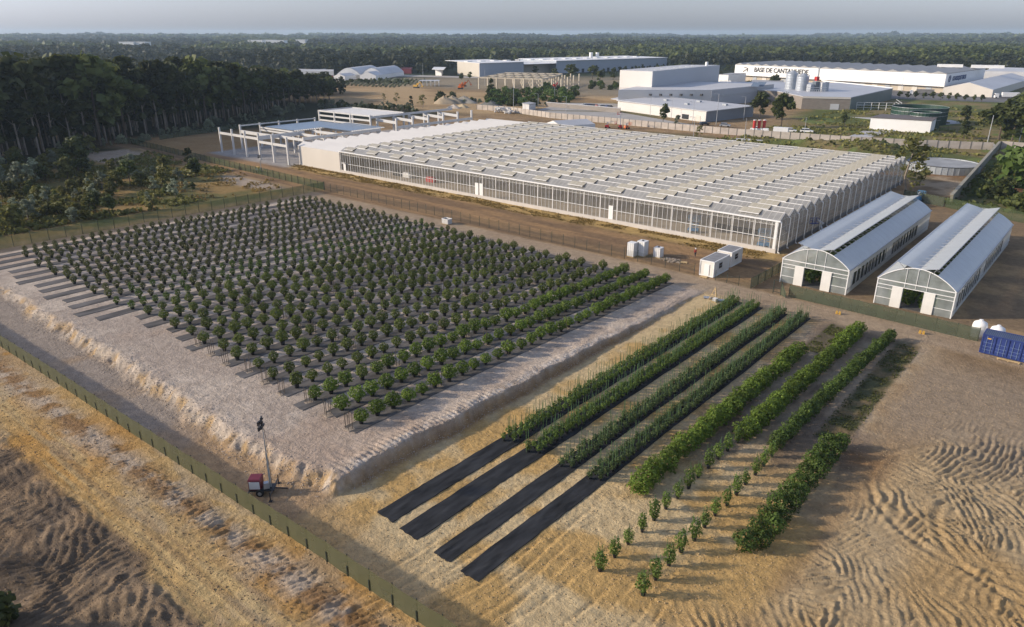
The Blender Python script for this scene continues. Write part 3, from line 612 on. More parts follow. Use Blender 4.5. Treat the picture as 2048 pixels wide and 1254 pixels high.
# ================================================================== CONCRETE FRAME BUILDING (under construction)
def concrete_frame():
    t = wthing('concrete_frame_building', 'unfinished precast concrete frame with blue and white roof decking left of the hall', 'building frame', (-250, 134, 0))
    def colm(x, y, h, s=.55): b = MB(); b.box((x, y, h/2), (s, s, h)); b.build('column', CONCW, t)
    def beam(p, q, wd=.35, hh=.8): b = MB(); b.bar(p, q, wd, hh); b.build('beam', CONCW, t)
    xs = [-250+8.3*i for i in range(6)]
    for x in xs: colm(x, 134, 8.8)
    for a, b_ in zip(xs[:-1], xs[1:]): 
        z = 6.9 if a < -226 else 6.0
        beam((a, 134, z), (b_, 134, z))
    for i in range(1, 6): colm(-250, 134+8.1*i, 9.0)
    for i in range(1, 5): beam((-250, 134+8.1*i, 8.6), (-250, 134+8.1*(i+1), 8.6), .3, .4)
    beam((-250, 142.1, 6.6), (-225, 142.1, 6.6), .4, 1.1); beam((-225, 134, 7.2), (-225, 152, 7.2), .6, 1.3); beam((-250, 150.2, 6.6), (-225, 150.2, 6.6), .4, .9)
    for i in range(1, 6):
        colm(-229, 134+8.1*i, 7.6); colm(-211, 134+8.1*i, 7.9, .6)
        beam((-229, 134+8.1*i, 6.9), (-211, 134+8.1*i, 6.9), .4, .9)
        if i < 5: beam((-211, 134+8.1*i, 7.3), (-211, 134+8.1*(i+1), 7.3), .35, .9)
        if i > 1: beam((-250, 134+8.1*i, 7.2), (-229, 134+8.1*i, 7.2), .4, .8)
    for i in range(6, 12): colm(-211, 134+8.1*i, 10.6, .6)
    for i in range(6, 11, 1):
        beam((-211, 134+8.1*i, 7.3), (-211, 134+8.1*(i+1), 7.3), .35, .9)
        beam((-222, 134+8.1*i, 9.4), (-211, 134+8.1*i, 9.0), .4, 1.0); colm(-222, 134+8.1*i, 10.8, .55)
    for x in (-254, -244, -234, -222): colm(x, 179.5, 11.2)
    for z in (10.9, 9.2, 7.4): beam((-254, 179.5, z), (-222, 179.5, z), .35, .6)
    for x in (-254, -238, -222): colm(x, 196, 11.2); 
    beam((-254, 179.5, 10.9), (-254, 196, 10.9), .35, .6); beam((-254, 196, 10.9), (-222, 196, 10.9), .35, .6)
    beam((-222, 179.5, 10.4), (-222, 223, 10.4), .35, .8)
    dk = mat('blue_grey_roof_deck', (.20, .27, .36), .35, .4, .05, metal=.3); wd = mat('white_roof_deck', (.66, .64, .60), .5, .3, .05)
    def deck(x0, x1, y0, y1, z, m_, n):
        b = MB(); yy = np.linspace(y0, y1, n+1)
        for i in range(n):
            b.slab([(x0, yy[i], z), (x1, yy[i], z), (x1, yy[i]+(yy[i+1]-yy[i])*.72, z+.02), (x0, yy[i]+(yy[i+1]-yy[i])*.72, z+.02)], .12)
        b.build('roof_deck', m_, t)
        b = MB()
        for i in range(n): b.box((x1+.6, (yy[i]*.55+yy[i+1]*.45), z-.15), (1.2, .3, .3))
        b.build('roof_purlins', CONCW, t)
    deck(-248, -230, 151, 175, 7.75, dk, 26); deck(-234, -213, 163, 178, 7.85, dk, 16); deck(-252, -223, 181, 195.5, 10.95, wd, 16)
concrete_frame()

# ================================================================== POLYTUNNELS
def polytunnel(x0, x1, y0, y1, label):
    w_ = x1-x0; xm = (x0+x1)/2; ez = 4.15; rise = 2.55
    t = wthing('polytunnel', label, 'greenhouse', (xm, y0, 0), 'twin plastic greenhouses with butterfly roof vents')
    def arch(s): return (x0+w_*s, ez+rise*math.sin(math.pi*s)**.85)
    N = 20; S = [i/N for i in range(N+1)]
    # roof skins, left and right of the open ridge
    def skin(s0, s1, name, m_, lift=0):
        b = MB(); ss = [s0+(s1-s0)*i/8 for i in range(9)]; ys = np.linspace(y0, y1, 15)
        vs = [(arch(s)[0], y, arch(s)[1]+lift) for y in ys for s in ss]
        fs = [(r*9+c, r*9+c+1, (r+1)*9+c+1, (r+1)*9+c) for r in range(14) for c in range(8)]
        b.add(vs, fs); return b.build(name, m_, t, smooth=True)
    skin(0, .30, 'roof_film', FILMW); skin(.735, 1, 'roof_film', FILM)
    # butterfly vents: two curved wings meeting in a gully above the ridge
    for sgn, wd_, hi, nm in ((-1, 3.1, .85, FILM), (1, 2.7, .75, FILMW)):
        b = MB(); ys = np.linspace(y0-.1, y1, 21); xc = xm-.1; ss = [i/6 for i in range(7)]
        vs = [(xc+sgn*wd_*s, y, ez+rise-.28+hi*(s**.8)) for y in ys for s in ss]
        b.add(vs, [(r*7+c, r*7+c+1, (r+1)*7+c+1, (r+1)*7+c) for r in range(20) for c in range(6)])
        v = b.build('roof_vent', nm, t, smooth=True)
        e = MB(); e.bar((xc+sgn*wd_, y0-.1, ez+rise-.28+hi), (xc+sgn*wd_, y1, ez+rise-.28+hi), .09)
        for y in ys[::2]: e.bar((xc+sgn*wd_*.9, y, ez+rise-.3+hi), (xm+sgn*w_*.17, y, ez+rise-.45), .06)
        sub(e, 'vent_frame', METAL, v)
    # hoops
    b = MB()
    for y in np.linspace(y0, y1, 24):
        for i in range(N): 
            p = arch(S[i]); q = arch(S[i+1]); b.bar((p[0], y, p[1]-.03), (q[0], y, q[1]-.03), .07)
        b.box((x0+.05, y, ez/2), (.09, .09, ez)); b.box((x1-.05, y, ez/2), (.09, .09, ez)); b.bar((x0, y, ez), (x1, y, ez), .06)
    b.build('hoops', METAL, t)
    # front gable
    b = MB(); d0 = xm-1.55; d1 = xm+1.25; dh = 3.3
    b.add([(x0, y0, 0), (d0, y0, 0), (d0, y0, dh), (x0, y0, dh)], [(0, 1, 2, 3)]); b.add([(d1, y0, 0), (x1, y0, 0), (x1, y0, dh), (d1, y0, dh)], [(0, 1, 2, 3)])
    b.add([(x0, y0, dh), (x1, y0, dh)]+[(arch(s)[0], y0, arch(s)[1]) for s in reversed(S)], [tuple(range(N+3))]); b.build('front_gable', FILMC, t)
    b = MB(); b.add([(x0, y1, 0), (x1, y1, 0)]+[(arch(s)[0], y1, arch(s)[1]) for s in reversed(S)], [tuple(range(N+3))]); b.build('rear_gable', FILMC, t)
    b = MB()
    for i in range(N): p = arch(S[i]); q = arch(S[i+1]); b.bar((p[0], y0-.05, p[1]+.02), (q[0], y0-.05, q[1]+.02), .12)
    for x in (x0+.05, x1-.05): b.box((x, y0-.05, ez/2), (.14, .1, ez))
    for z in (1.2, 2.75): b.bar((x0, y0-.05, z), (d0-1.6, y0-.05, z), .07); b.bar((d1+1.6, y0-.05, z), (x1, y0-.05, z), .07)
    b.bar((x0, y0-.06, ez-.05), (x1, y0-.06, ez-.05), .12); b.bar((x0, y0-.06, dh+.03), (x1, y0-.06, dh+.03), .09)
    for s in (.36, .5, .64): b.bar((x0+w_*s, y0-.06, dh), (x0+w_*s, y0-.06, arch(s)[1]), .06)
    b.build('gable_frame', WHITE, t)
    for xa in (d0-.85, d1+.85):
        b = MB(); b.box((xa, y0-.16, dh/2), (1.5, .08, dh)); b.build('sliding_door', mat('door_panel', (.66, .64, .59), .5, 1.2, .05), t)
    # side walls: film above and below, roll-up windows between
    L_ = y1-y0
    b = MB(); b.quad((x1, y0, 3.2), (x1, y1, 3.2), (x1, y1, ez), (x1, y0, ez)); b.quad((x1, y0, 0), (x1, y1, 0), (x1, y1, .95), (x1, y0, .95))
    for a, c in ((0, .045), (.40, .47), (.80, 1)): b.quad((x1, y0+L_*a, .95), (x1, y0+L_*c, .95), (x1, y0+L_*c, 3.2), (x1, y0+L_*a, 3.2))
    for k in range(20):
        ya = y0+L_*.045+L_*.755*k/20; b.box((x1, ya, 2.1), (.08, .45, 2.3))
    b.build('side_wall', FILMW, t)
    b = MB(); b.quad((x0, y0, 0), (x0, y1, 0), (x0, y1, ez), (x0, y0, ez)); b.build('side_wall', FILMC, t)
    for g in (0, 1):
        for k in range(8):
            a = (.05 if g == 0 else .475)+k*.0425; b = MB(); ya = y0+L_*a; yb = ya+L_*.034
            b.quad((x1+.03, ya, 1.0), (x1+.03, yb, 1.0), (x1+.03, yb, 3.1), (x1+.03, ya, 3.1)); b.build('side_window', seethrough('dark_opening', (.03, .035, .025), .7, .8) if 'dark_opening' not in MATS else MATS['dark_opening'], t)  # dark sheet stands for the dim inside behind each opening
    b = MB(); b.bar((x1+.06, y0, ez), (x1+.06, y1, ez), .2, .16); b.bar((x0-.06, y0, ez), (x0-.06, y1, ez), .2, .16); b.bar((x1+.05, y0, .95), (x1+.05, y1, .95), .08); b.build('eave_gutter', METAL, t)
    b = MB(); b.box((xm, (y0+y1)/2, -.1), (w_-.3, L_-.3, .34)); b.build('floor', LAWNG, t)
polytunnel(-41.6, -30.7, 120.5, 176.5, 'plastic tunnel greenhouse nearer the big glasshouse, its double doors open on dark plants')
polytunnel(-26.2, -15.3, 119.8, 173.5, 'plastic tunnel greenhouse at the right, nearest the blue shipping container')

# ================================================================== GROUND COVER STRIPS AND PLANTS
ROWX = [-55.9-4.1*i for i in range(26)]            # the raised field: rows run along y
def cover_strip(x0, x1, y0, y1, label, m=LAWN, lift=.05, seed=0, cat='ground cover'):
    ys = np.arange(y0, y1+.01, .8); xs = np.linspace(x0, x1, 7)
    X, Y = np.meshgrid(xs, ys); wob = (fbm(Y/9, X*0+seed, 200)-.5)*.35
    Y[0] += rng.uniform(-.07, .07, len(xs)); Y[-1] += rng.uniform(-.1, .1, len(xs))
    Z = height(X.ravel()+wob.ravel(), Y.ravel()).reshape(X.shape)
    # cloth bridges the clods: follow a smoothed surface
    Z = np.maximum(Z, Z.mean(1)[:, None])+lift+.03*vnoise(X*4, Y*1.5, seed)
    b = MB(); n = len(xs); vs = [(float(a), float(c), float(d)) for a, c, d in zip((X+wob).ravel(), Y.ravel(), Z.ravel())]
    fs = [(r*n+c, r*n+c+1, (r+1)*n+c+1, (r+1)*n+c) for r in range(len(ys)-1) for c in range(n-1)]
    nt_ = len(vs); vs += [(v[0], v[1], v[2]-.12) for v in vs]; rim = [r*n for r in range(len(ys))]
    for a, c in [(r*n, (r+1)*n) for r in range(len(ys)-1)]: fs.append((a, c, c+nt_, a+nt_))
    for a, c in [(r*n+n-1, (r+1)*n+n-1) for r in range(len(ys)-1)]: fs.append((c, a, a+nt_, c+nt_))
    for c in range(n-1): fs.append((c+1, c, c+nt_, c+1+nt_)); k = (len(ys)-1)*n; fs.append((k+c, k+c+1, k+c+1+nt_, k+c+nt_))
    b.add(vs, fs)
    return b.build('weed_mat', m, label=label, cat=cat, group='black weed-mat strips under the plants')
for i, x in enumerate(ROWX):
    ys = 39.6 if i < 13 else 35.0
    xr = [-.3, -.1, 0, .2][i % 4]*0
    cover_strip(x-.90, x+1.05, ys+(.8*math.sin(i*2.1)), 108.2, 'black weed mat under the %s shrub row from the right of the raised field' % od(i), LAWND, seed=i)
for i, (a, b_) in enumerate(((-44.15, -42.0), (-40.9, -38.65), (-36.5, -34.6), (-33.2, -31.25))):
    cover_strip(a, b_, 33.4-.2*i, 106.5, 'long black weed mat strip with a bare near end, %s out from the bank' % ORD[i], LAWN, seed=40+i)
def pot_mb(r=.24, h=.36, n=10):
    b = MB(); b.lathe((0, 0, 0), [(0, .0), (r*.78, 0), (r, h), (r*1.07, h), (r*1.07, h-.04), (r*.9, h-.05), (0, h-.06)], n); return b
def plant(name, label, cat, pts_fn, n, size, m, pot=(.24, .36), stakes=0, sm=GSTAKE, trunk=None, sh=1.6, rg=None):
    t = thing(name, label, cat)
    P, D = pts_fn(n)
    link(quadmesh('crown', P, size*(.7+.6*rng.uniform(size=len(P))), m, up=.35, out=D), 'crown', t)
    if pot: pot_mb(*pot).build('pot', POT, t)
    if trunk: b = MB(); b.cyl((0, 0, pot[1]-.08 if pot else 0), (.02, 0, trunk), .035, .02, 6); b.build('stem', BARK, t)
    for k in range(stakes):
        b = MB(); a = k*2.4+.6; r = .07; r = .07 if k == 0 else .24; b.bar((r*math.cos(a), r*math.sin(a), .1), (r*1.15*math.cos(a), r*1.15*math.sin(a), sh*(.94+.06*k)), .034); b.build('stake', sm, t)
    return t
def place(protos, spots, labelf, group, scale=(.85, 1.15), name=None, limit=300, stuff=None):
    """individuals for the nearest `limit`, the rest merged into one object"""
    spots = sorted(spots, key=lambda s: s[0]**2+s[1]**2)
    for k, sp in enumerate(spots[:limit]):
        x, y = sp[0], sp[1]; z = gz(x, y)+.03
        p = protos[sp[3] if len(sp) > 3 else k % len(protos)]
        s = random.uniform(*scale)
        copytree(p, (x, y, z), random.uniform(0, 6.28), (s*random.uniform(.92, 1.08), s*random.uniform(.92, 1.08), s*random.uniform(.92, 1.1)), labelf(sp[2]), group)
    rest = spots[limit:]
    if rest:
        Vs = []; Fs = []; Mi = []; mats = []; off = 0
        for k, sp in enumerate(rest):
            x, y = sp[0], sp[1]; z = gz(x, y)+.03; p = protos[sp[3] if len(sp) > 3 else k % len(protos)]; s = random.uniform(*scale); a = random.uniform(0, 6.28)
            for ch in p.children:
                me = ch.data; n = len(me.vertices); co = np.empty(n*3, np.float32); me.vertices.foreach_get('co', co); co = co.reshape(-1, 3)*s
                ca, sa = math.cos(a), math.sin(a); q = np.stack([co[:, 0]*ca-co[:, 1]*sa+x, co[:, 0]*sa+co[:, 1]*ca+y, co[:, 2]+z], 1)
                Vs.append(q); m_ = me.materials[0]
                if m_ not in mats: mats.append(m_)
                for f in me.polygons: Fs.append(tuple(off+i for i in f.vertices)); Mi.append(mats.index(m_))
                off += n
        me = bpy.data.meshes.new(stuff[0]); me.from_pydata(np.concatenate(Vs).tolist(), [], Fs)
        for m_ in mats: me.materials.append(m_)
        me.polygons.foreach_set('material_index', Mi); me.update(); link(me, stuff[0], kind='stuff', label=stuff[1], cat=stuff[2])
    for p in protos:
        for ch in list(p.children): bpy.data.objects.remove(ch)
        bpy.data.objects.remove(p)
def dome(n, r=.78, c=1.12, rz=.72, lump=.14):
    P, D = blob_points(n, (r, r, rz), (0, 0, c), inner=.5, lump=lump); return P, D
# big round shrubs, rows 1-13; the first three rows are fuller and lighter
big = [plant('potted_shrub', '', 'shrub', lambda n: dome(n), 620, .072, L_BOX, (.30, .50), trunk=.7) for _ in range(4)]
full = [plant('potted_shrub', '', 'shrub', lambda n: dome(n, .90, 1.12, .74, .2), 700, .08, L_HEDGE, (.30, .48), trunk=.7) for _ in range(3)]
bare = plant('potted_shrub', '', 'shrub', lambda n: dome(n, .5, 1.3, .22), 60, .08, L_CONE, (.30, .48), trunk=1.2)
prot = big+full+[bare]
spots = []
for i in range(13):
    j = 0; y = 41.2+(i % 2)*.5
    while y < 107:
        if not (random.random() < .012):
            light = (i < 3); v = 4+random.randrange(3) if light and random.random() < (.95 if i < 3 else .3) else random.randrange(4)
            if random.random() < .01: v = 7
            spots.append((ROWX[i]+random.uniform(-.15, .15), y+random.uniform(-.12, .12), (i, j), v)); j += 1
        y += 2.2 if y < 85 or i > 2 else 1.9
place(prot, spots, lambda s: 'round potted shrub, %s from the near end of the %s row from the right' % (od(s[1]), od(s[0])), 'round potted shrubs in rows on the raised field', (.80, 1.10), stuff=('distant_potted_shrubs', 'round potted shrubs filling the far end of the rows on the raised field', 'shrubs'))
con = [plant('potted_bush', '', 'shrub', lambda n: dome(n, .52, .86, .60, .2), 300, .07, L_CONE, (.26, .40)) for _ in range(4)]
lime = [plant('potted_bush', '', 'shrub', lambda n: dome(n, .50, .90, .66, .2), 300, .07, L_LIME, (.26, .38)) for _ in range(2)]
spots = []
for i in range(13, 26):
    j = 0; y = 40.2+(i % 2)*.6+(2 if i > 22 else 0)*random.random()
    while y < 107.5:
        if random.random() > .02: spots.append((ROWX[i]+random.uniform(-.12, .12), y, (i-13, j), (4+random.randrange(2)) if (i in (13, 14, 15) and random.random() < .75) else random.randrange(4))); j += 1
        y += 1.75
place(con+lime, spots, lambda s: 'small conical potted bush, %s from near end, %s row left of the round shrubs' % (od(s[1]), od(s[0])), 'small potted bushes in rows on the left of the raised field', (.82, 1.15), stuff=('distant_potted_bushes', 'small potted bushes filling the far left rows of the raised field', 'shrubs'))
# stake clusters between the shrubs
def stake_proto():
    t = thing('stake_cluster', '', 'plant stakes')
    for dx, dy in ((-.28, -.2), (.25, -.25), (.3, .22), (-.2, .25)):
        b = MB(); b.bar((dx, dy, 0), (dx*1.15, dy*1.1, 1.95), .05); b.build('stake', STAKE, t)
    b = MB(); b.prism([(-.5, -.45), (.5, -.4), (.55, .4), (-.45, .5)], .0, .05); b.build('soil_patch', RUBBLE, t); return t
sp0 = stake_proto(); k = 0
for i in range(13):
    for q in range(6):
        y = 40.0+q*12.6+(i % 3)*.35
        if y > 106 or (i > 8 and q == 0): continue
        copytree(sp0, (ROWX[i]-.15, y+(0.1 if q else -.3), gz(ROWX[i], y)+.02), random.uniform(-.2, .2), None, 'four stakes at the %s gap along the %s shrub row from the right' % (ORD[q], od(i)), 'groups of stakes between the potted shrubs')
for ch in list(sp0.children): bpy.data.objects.remove(ch)
bpy.data.objects.remove(sp0)
# double rows of staked plants on the lower strips
def bushy(n): 
    P, D = blob_points(n, (.31, .31, .42), (0, 0, .74), lump=.35); return P, D
lo1 = [plant('staked_potted_plant', '', 'potted plant', bushy, 150, .062, L_ROW, (.19, .30), 2, sh=2.35) for _ in range(3)]
lo2 = [plant('staked_potted_plant', '', 'potted plant', bushy, 150, .062, L_ROWB, (.19, .30), 2, sh=2.2) for _ in range(3)]
spots = []
for s_, xc in enumerate((-43.05, -39.75, -35.55, -32.2)):
    for side in (0, 1):
        j = 0; y = 50.0+.5*side
        while y < 106:
            spots.append((xc+(.50 if side else -.50)+random.uniform(-.06, .06), y, (s_, side, j), random.randrange(3)+(3 if s_ > 1 else 0))); j += 1; y += .98
place(lo1+lo2, spots, lambda s: 'staked leafy plant, %s along the %s line of the %s double row' % (od(s[2]), ('left', 'right')[s[1]], ORD[s[0]]), 'staked plants in double rows on the weed mats', (.85, 1.15), stuff=('distant_staked_plants', 'staked potted plants merging into double green rows at the far end', 'potted plants'))
# loose rows of tall slender plants
sl = [plant('slender_potted_plant', '', 'potted plant', lambda n: blob_points(n, (.46, .46, .85), (0, 0, 1.12), lump=.35), 380, .066, L_ROW, (.19, .32), 2, sh=2.5) for _ in range(4)]
spots = [(-24.75+random.uniform(-.1, .1), 40.0+2.12*j, ('left', j)) for j in range(13)]+[(-20.85+random.uniform(-.12, .12), 39.9+2.1*j, ('right', j)) for j in range(13)]
place(sl, spots, lambda s: 'slender leafy plant with tall canes, %s from the near end of the %s sparse row' % (od(s[1]), s[0]), 'slender staked plants in two sparse rows', (.85, 1.08))
# hedge-like rows
def hb(n): return blob_points(n, (1.12, 1.12, .95), (0, 0, .95), lump=.28)
hg = [plant('hedge_bush', '', 'bush', hb, 950, .085, L_HEDGE, None) for _ in range(4)]
dg = [plant('hedge_bush', '', 'bush', lambda n: blob_points(n, (.86, .86, .95), (0, 0, 1.0), lump=.25), 800, .078, L_DHEDGE, None) for _ in range(4)]
spots = []
y = 51.3; j = 0
while y < 93: spots.append((-28.0+random.uniform(-.2, .2), y, ('leftmost', j), random.randrange(4))); y += 1.55; j += 1
y = 67.0; j = 0
while y < 106: spots.append((-24.5+(y-67)*.012+random.uniform(-.12, .12), y, ('middle', j), random.randrange(4))); y += 1.45; j += 1
y = 67.0; j = 0
while y < 105.5: spots.append((-21.2+(y-67)*.03+random.uniform(-.1, .1), y, ('right', j), 4+random.randrange(4))); y += 1.3; j += 1
y = 50.0; j = 0
while y < 72: spots.append((-16.6+(.55 if j % 2 else -.45), y, ('nearest right-hand zigzag', j), 4+random.randrange(4))); y += 1.12; j += 1
place(hg+dg, spots, lambda s: 'dense leafy bush, %s from the near end of the %s hedge row' % (od(s[1]), s[0]), 'bushes planted close in hedge rows', (.82, 1.08))
# plants inside the polytunnels
tp = [plant('tunnel_plant', '', 'shrub', lambda n: blob_points(n, (1.0, 1.0, 1.3), (0, 0, 1.4), lump=.25), 260, .17, L_DHEDGE, (.3, .4)) for _ in range(3)]
spots = [(x0+2.1+2.2*a, y0+2.5+3.4*j, (nm, a, j)) for nm, x0, y0 in (('left', -41.6, 120.5), ('right', -26.2, 119.8)) for a in range(4) for j in range(15)]
place(tp, spots, lambda s: 'dark bushy plant inside the %s plastic tunnel, %s in line %d from the left' % (s[0], od(s[2]), s[1]+1), 'plants growing inside the plastic tunnels', (.85, 1.1))
# weeds: low growth nobody could count
def weeds(name, label, rect, n, size, m, h=.15, dens=None):
    x = rng.uniform(rect[0], rect[1], n); y = rng.uniform(rect[2], rect[3], n)
    keep = fbm(x/1.6, y/1.6, 300) > (.45 if dens is None else dens); x, y = x[keep], y[keep]
    P = np.stack([x, y, height(x, y)+rng.uniform(0, h, len(x))], 1)
    link(quadmesh(name, P, size*rng.uniform(.6, 1.5, len(x)), m, up=.2), name, kind='stuff', label=label, cat='weeds')
weeds('weeds', 'low green weeds on the abandoned bed at the right', (-19.2, -15.9, 72, 106), 3500, .075, L_CONE, .08)
weeds('weeds', 'low weeds on the short dark bed between two hedge rows', (-28.2, -25.8, 94, 106), 2000, .07, L_CONE, .08)

# ================================================================== FENCES
def fence(label, p0, p1, h, m, step=3.0, post=GREENP, over=.0, sag=.04, pr=.045, off=.06, cat='fence', group=None, name='fence', lift=0.0, stub=False):
    d = math.hypot(p1[0]-p0[0], p1[1]-p0[1]); n = max(1, int(round(d/step))); ux, uy = (p1[0]-p0[0])/d, (p1[1]-p0[1])/d
    t = wthing(name, label, cat, (p0[0], p0[1], gz(*p0)), group)
    zz = [gz(p0[0]+ux*d*i/n, p0[1]+uy*d*i/n) for i in range(n+1)]
    b = MB()
    for i in range(n):
        a = (p0[0]+ux*d*i/n+uy*off, p0[1]+uy*d*i/n-ux*off); c = (p0[0]+ux*d*(i+1)/n+uy*off, p0[1]+uy*d*(i+1)/n-ux*off)
        mx, my = (a[0]+c[0])/2, (a[1]+c[1])/2; zm = (zz[i]+zz[i+1])/2
        s = sag*random.uniform(.3, 1); bl = .05
        b.add([(a[0], a[1], zz[i]+lift), (mx+uy*bl, my-ux*bl, zm+lift), (c[0], c[1], zz[i+1]+lift), (a[0], a[1], zz[i]+h), (mx+uy*bl, my-ux*bl, zm+h-s), (c[0], c[1], zz[i+1]+h)], [(0, 1, 4, 3), (1, 2, 5, 4)])
    b.build('mesh_panel', m, t)
    for i in range(n+1):
        x, y = p0[0]+ux*d*i/n, p0[1]+uy*d*i/n; b = MB(); b.box((x, y, zz[i]+(h+over)/2-.1), (pr*2, pr*2, h+over+.2))
        if stub: b.box((x+uy*(off+.06), y-ux*(off+.06), zz[i]+.45), (.09, .05, 1.1))
        b.build('fence_post', post, t)
    return t
fence('long olive windscreen fence running across the lower left in front of the bank', (-150, fence_y(-150)), (-14, fence_y(-14)), 2.0, SCREEN, 2.55, off=.07, over=.05, pr=.03, stub=True)
fence('sheer green windscreen fence along the left side of the shrub field', (-167.5, 20), (-166.4, 117), 2.3, SCREENT, 3.2, over=.2)
fence('thin wire mesh fence between the shrub field and the glasshouse', (-166.2, 116.9), (-54.6, 114.3), 1.9, WIRE, 2.9, over=.35, pr=.035)
fence('short thin wire fence in front of the white site cabins', (-50.4, 113.9), (-43.9, 113.6), 1.5, WIRE, 2.3, over=.3, pr=.035)
fence('dark green screened fence in front of the plastic tunnels', (-37.6, 114.0), (-10.6, 112.6), 2.0, SCREEND, 2.75, over=.05)
fence('green screened fence beside the left plastic tunnel, towards the glasshouse', (-43.9, 113.6), (-43.4, 127.5), 1.9, SCREEND, 2.6, off=-.06)
fence('screened fence right of the blue shipping container', (-3.4, 111.6), (12, 110.9), 2.0, SCREEND, 2.75)
fence('green screened fence running left from the corner of the shrub field', (-166.6, 117.3), (-318, 123), 2.1, SCREENT, 3.3, over=.15)
fence('dark screened fence behind the plastic tunnels', (-43, 207), (-33, 203.5), 2.4, SCREEND, 3)
fence('pale screened fence behind the right plastic tunnel', (-32.6, 203.3), (14, 184.5), 2.4, SCREENT, 3.2)
fence('shaded windscreen fence at the foot of the dark wood', (-300, 135), (-318, 205), 2.0, SCREEND, 4)
fence('pale mesh fence along the waste ground behind the tunnels', (-26, 205), (-30, 330), 1.6, SCREENT, 4)
def gate():
    x, y = -39.0, 113.7; z = gz(x, y)
    t = wthing('gate', 'open steel gate frame with one screened leaf before the left tunnel', 'gate', (x, y, z))
    b = MB()
    for dx in (-1.1, .15): b.bar((x+dx, y, z), (x+dx, y, z+2.4), .10)
    for zz in (2.4, 1.1, .4): b.bar((x-1.1, y, z+zz), (x+.15, y, z+zz), .06)
    b.build('gate_frame', GREENP, t)
    b = MB(); b.quad((x+.15, y, z+.1), (x+1.35, y-1.0, z+.1), (x+1.35, y-1.0, z+1.0), (x+.15, y, z+2.2)); b.build('gate_leaf', SCREEND, t)
    b = MB(); b.bar((x+.15, y, z+2.3), (x+1.5, y-1.1, z+.1), .08); b.build('brace', GREENP, t)
gate()
def panel_wall(label, pts, h, step=3.6, cat='wall', cap=False, thick=.22):
    """precast concrete wall: panels between slim posts"""
    t = wthing('concrete_wall', label, cat, (pts[0][0], pts[0][1], 0))
    b = MB(); posts = []
    for (p0, p1) in zip(pts[:-1], pts[1:]):
        d = math.hypot(p1[0]-p0[0], p1[1]-p0[1]); n = max(1, int(round(d/step))); a = math.atan2(p1[1]-p0[1], p1[0]-p0[0])
        for i in range(n):
            q = [(p0[0]+(p1[0]-p0[0])*k/n, p0[1]+(p1[1]-p0[1])*k/n) for k in (i, i+1)]; m = ((q[0][0]+q[1][0])/2, (q[0][1]+q[1][1])/2)
            hh = h+random.uniform(-.06, .06); b.box((m[0], m[1], hh/2), (d/n-.3, thick, hh), a); posts.append((q[0], a))
    b.build('wall_panels', PANELC, t)
    b = MB()
    for i, (q, a) in enumerate(posts):
        m = b if i >= 99 else MB(); m.box((q[0], q[1], h/2), (.26, thick+.14, h+.1), a)
        if i < 99: m.build('wall_post', mat('dark_concrete', (.16, .15, .135), .9, 1, .2), t)
    if b.v: b.build('wall_post', MATS['dark_concrete'], t, kind='stuff')
W1 = [at(954, 219), at(1020, 224), at(1100, 236), at(1222, 247), at(1322, 257), at(1440, 268), at(1560, 277), at(1700, 287), at(1830, 294), at(1985, 300)]
panel_wall('long grey precast concrete panel wall behind the glasshouse', W1, 2.7)
panel_wall('precast wall continuing right beyond the diagonal wall', [at(2000, 297), at(2120, 305)], 2.7)
def diag_wall():
    a = at(1900, 410); c = at(1997, 297); t = wthing('retaining_wall', 'mossy diagonal concrete wall between the water tank and the overgrown right edge', 'wall', (a[0], a[1], 0))
    b = MB(); b.bar((a[0], a[1], 1.25), (c[0], c[1], 1.25), .6, 2.5); b.build('wall_body', mat('mossy_concrete', (.20, .19, .14), .9, .5, .3), t)
    b = MB(); b.bar((a[0]-.1, a[1], 2.56), (c[0]-.1, c[1], 2.56), .8, .14); b.build('coping', mat('stained_coping', (.30, .28, .22), .9, .7, .25), t)
diag_wall()

def stones(name, label, n, fx, size, m):
    x, y = fx(n); x = np.asarray(x); y = np.asarray(y)
    ok = np.ones(len(x), bool)
    for a_, c_ in ((-44.3, -41.8), (-41.1, -38.4), (-36.7, -34.4), (-33.4, -31.0)): ok &= ~((x > a_)&(x < c_)&(y > 33))
    x = x[ok]; y = y[ok]; k = len(x); s = size*rng.uniform(.35, 1.0, k)**2*1.6
    O = np.array([(1, 0, 0), (0, 1, 0), (-1, 0, 0), (0, -1, 0), (0, 0, .8), (0, 0, -.6)], float); base = np.stack([x, y, height(x, y)+s*.2], 1)
    V = (base[:, None, :]+O[None]*s[:, None, None]*rng.uniform(.6, 1.3, (k, 6, 1))).reshape(-1, 3)
    T_ = np.array([(0, 1, 4), (1, 2, 4), (2, 3, 4), (3, 0, 4), (1, 0, 5), (2, 1, 5), (3, 2, 5), (0, 3, 5)]); Fc = (np.arange(k)[:, None, None]*6+T_[None]).reshape(-1)
    me = bpy.data.meshes.new(name); me.vertices.add(len(V)); me.vertices.foreach_set('co', V.ravel().astype(np.float32)); me.loops.add(len(Fc)); me.loops.foreach_set('vertex_index', Fc.astype(np.int32))
    me.polygons.add(k*8); me.polygons.foreach_set('loop_start', np.arange(0, k*24, 3, dtype=np.int32)); me.materials.append(m); me.update(calc_edges=True); link(me, name, kind='stuff', label=label, cat='stones')
def area(a, b, c, d): return lambda n: (rng.uniform(a, b, n), rng.uniform(c, d, n))
CLOD = mat('sandy_clod', (.40, .29, .16), .95, 2, .35); CLODW = mat('white_clod', (.46, .38, .30), .95, 2, .3); CLODB = mat('brown_clod', (.27, .18, .10), .95, 2, .35)
stones('clods', 'loose sandy clods scattered over the yellow sand', 9000, area(-50, -14, 24, 62), .055, CLOD)
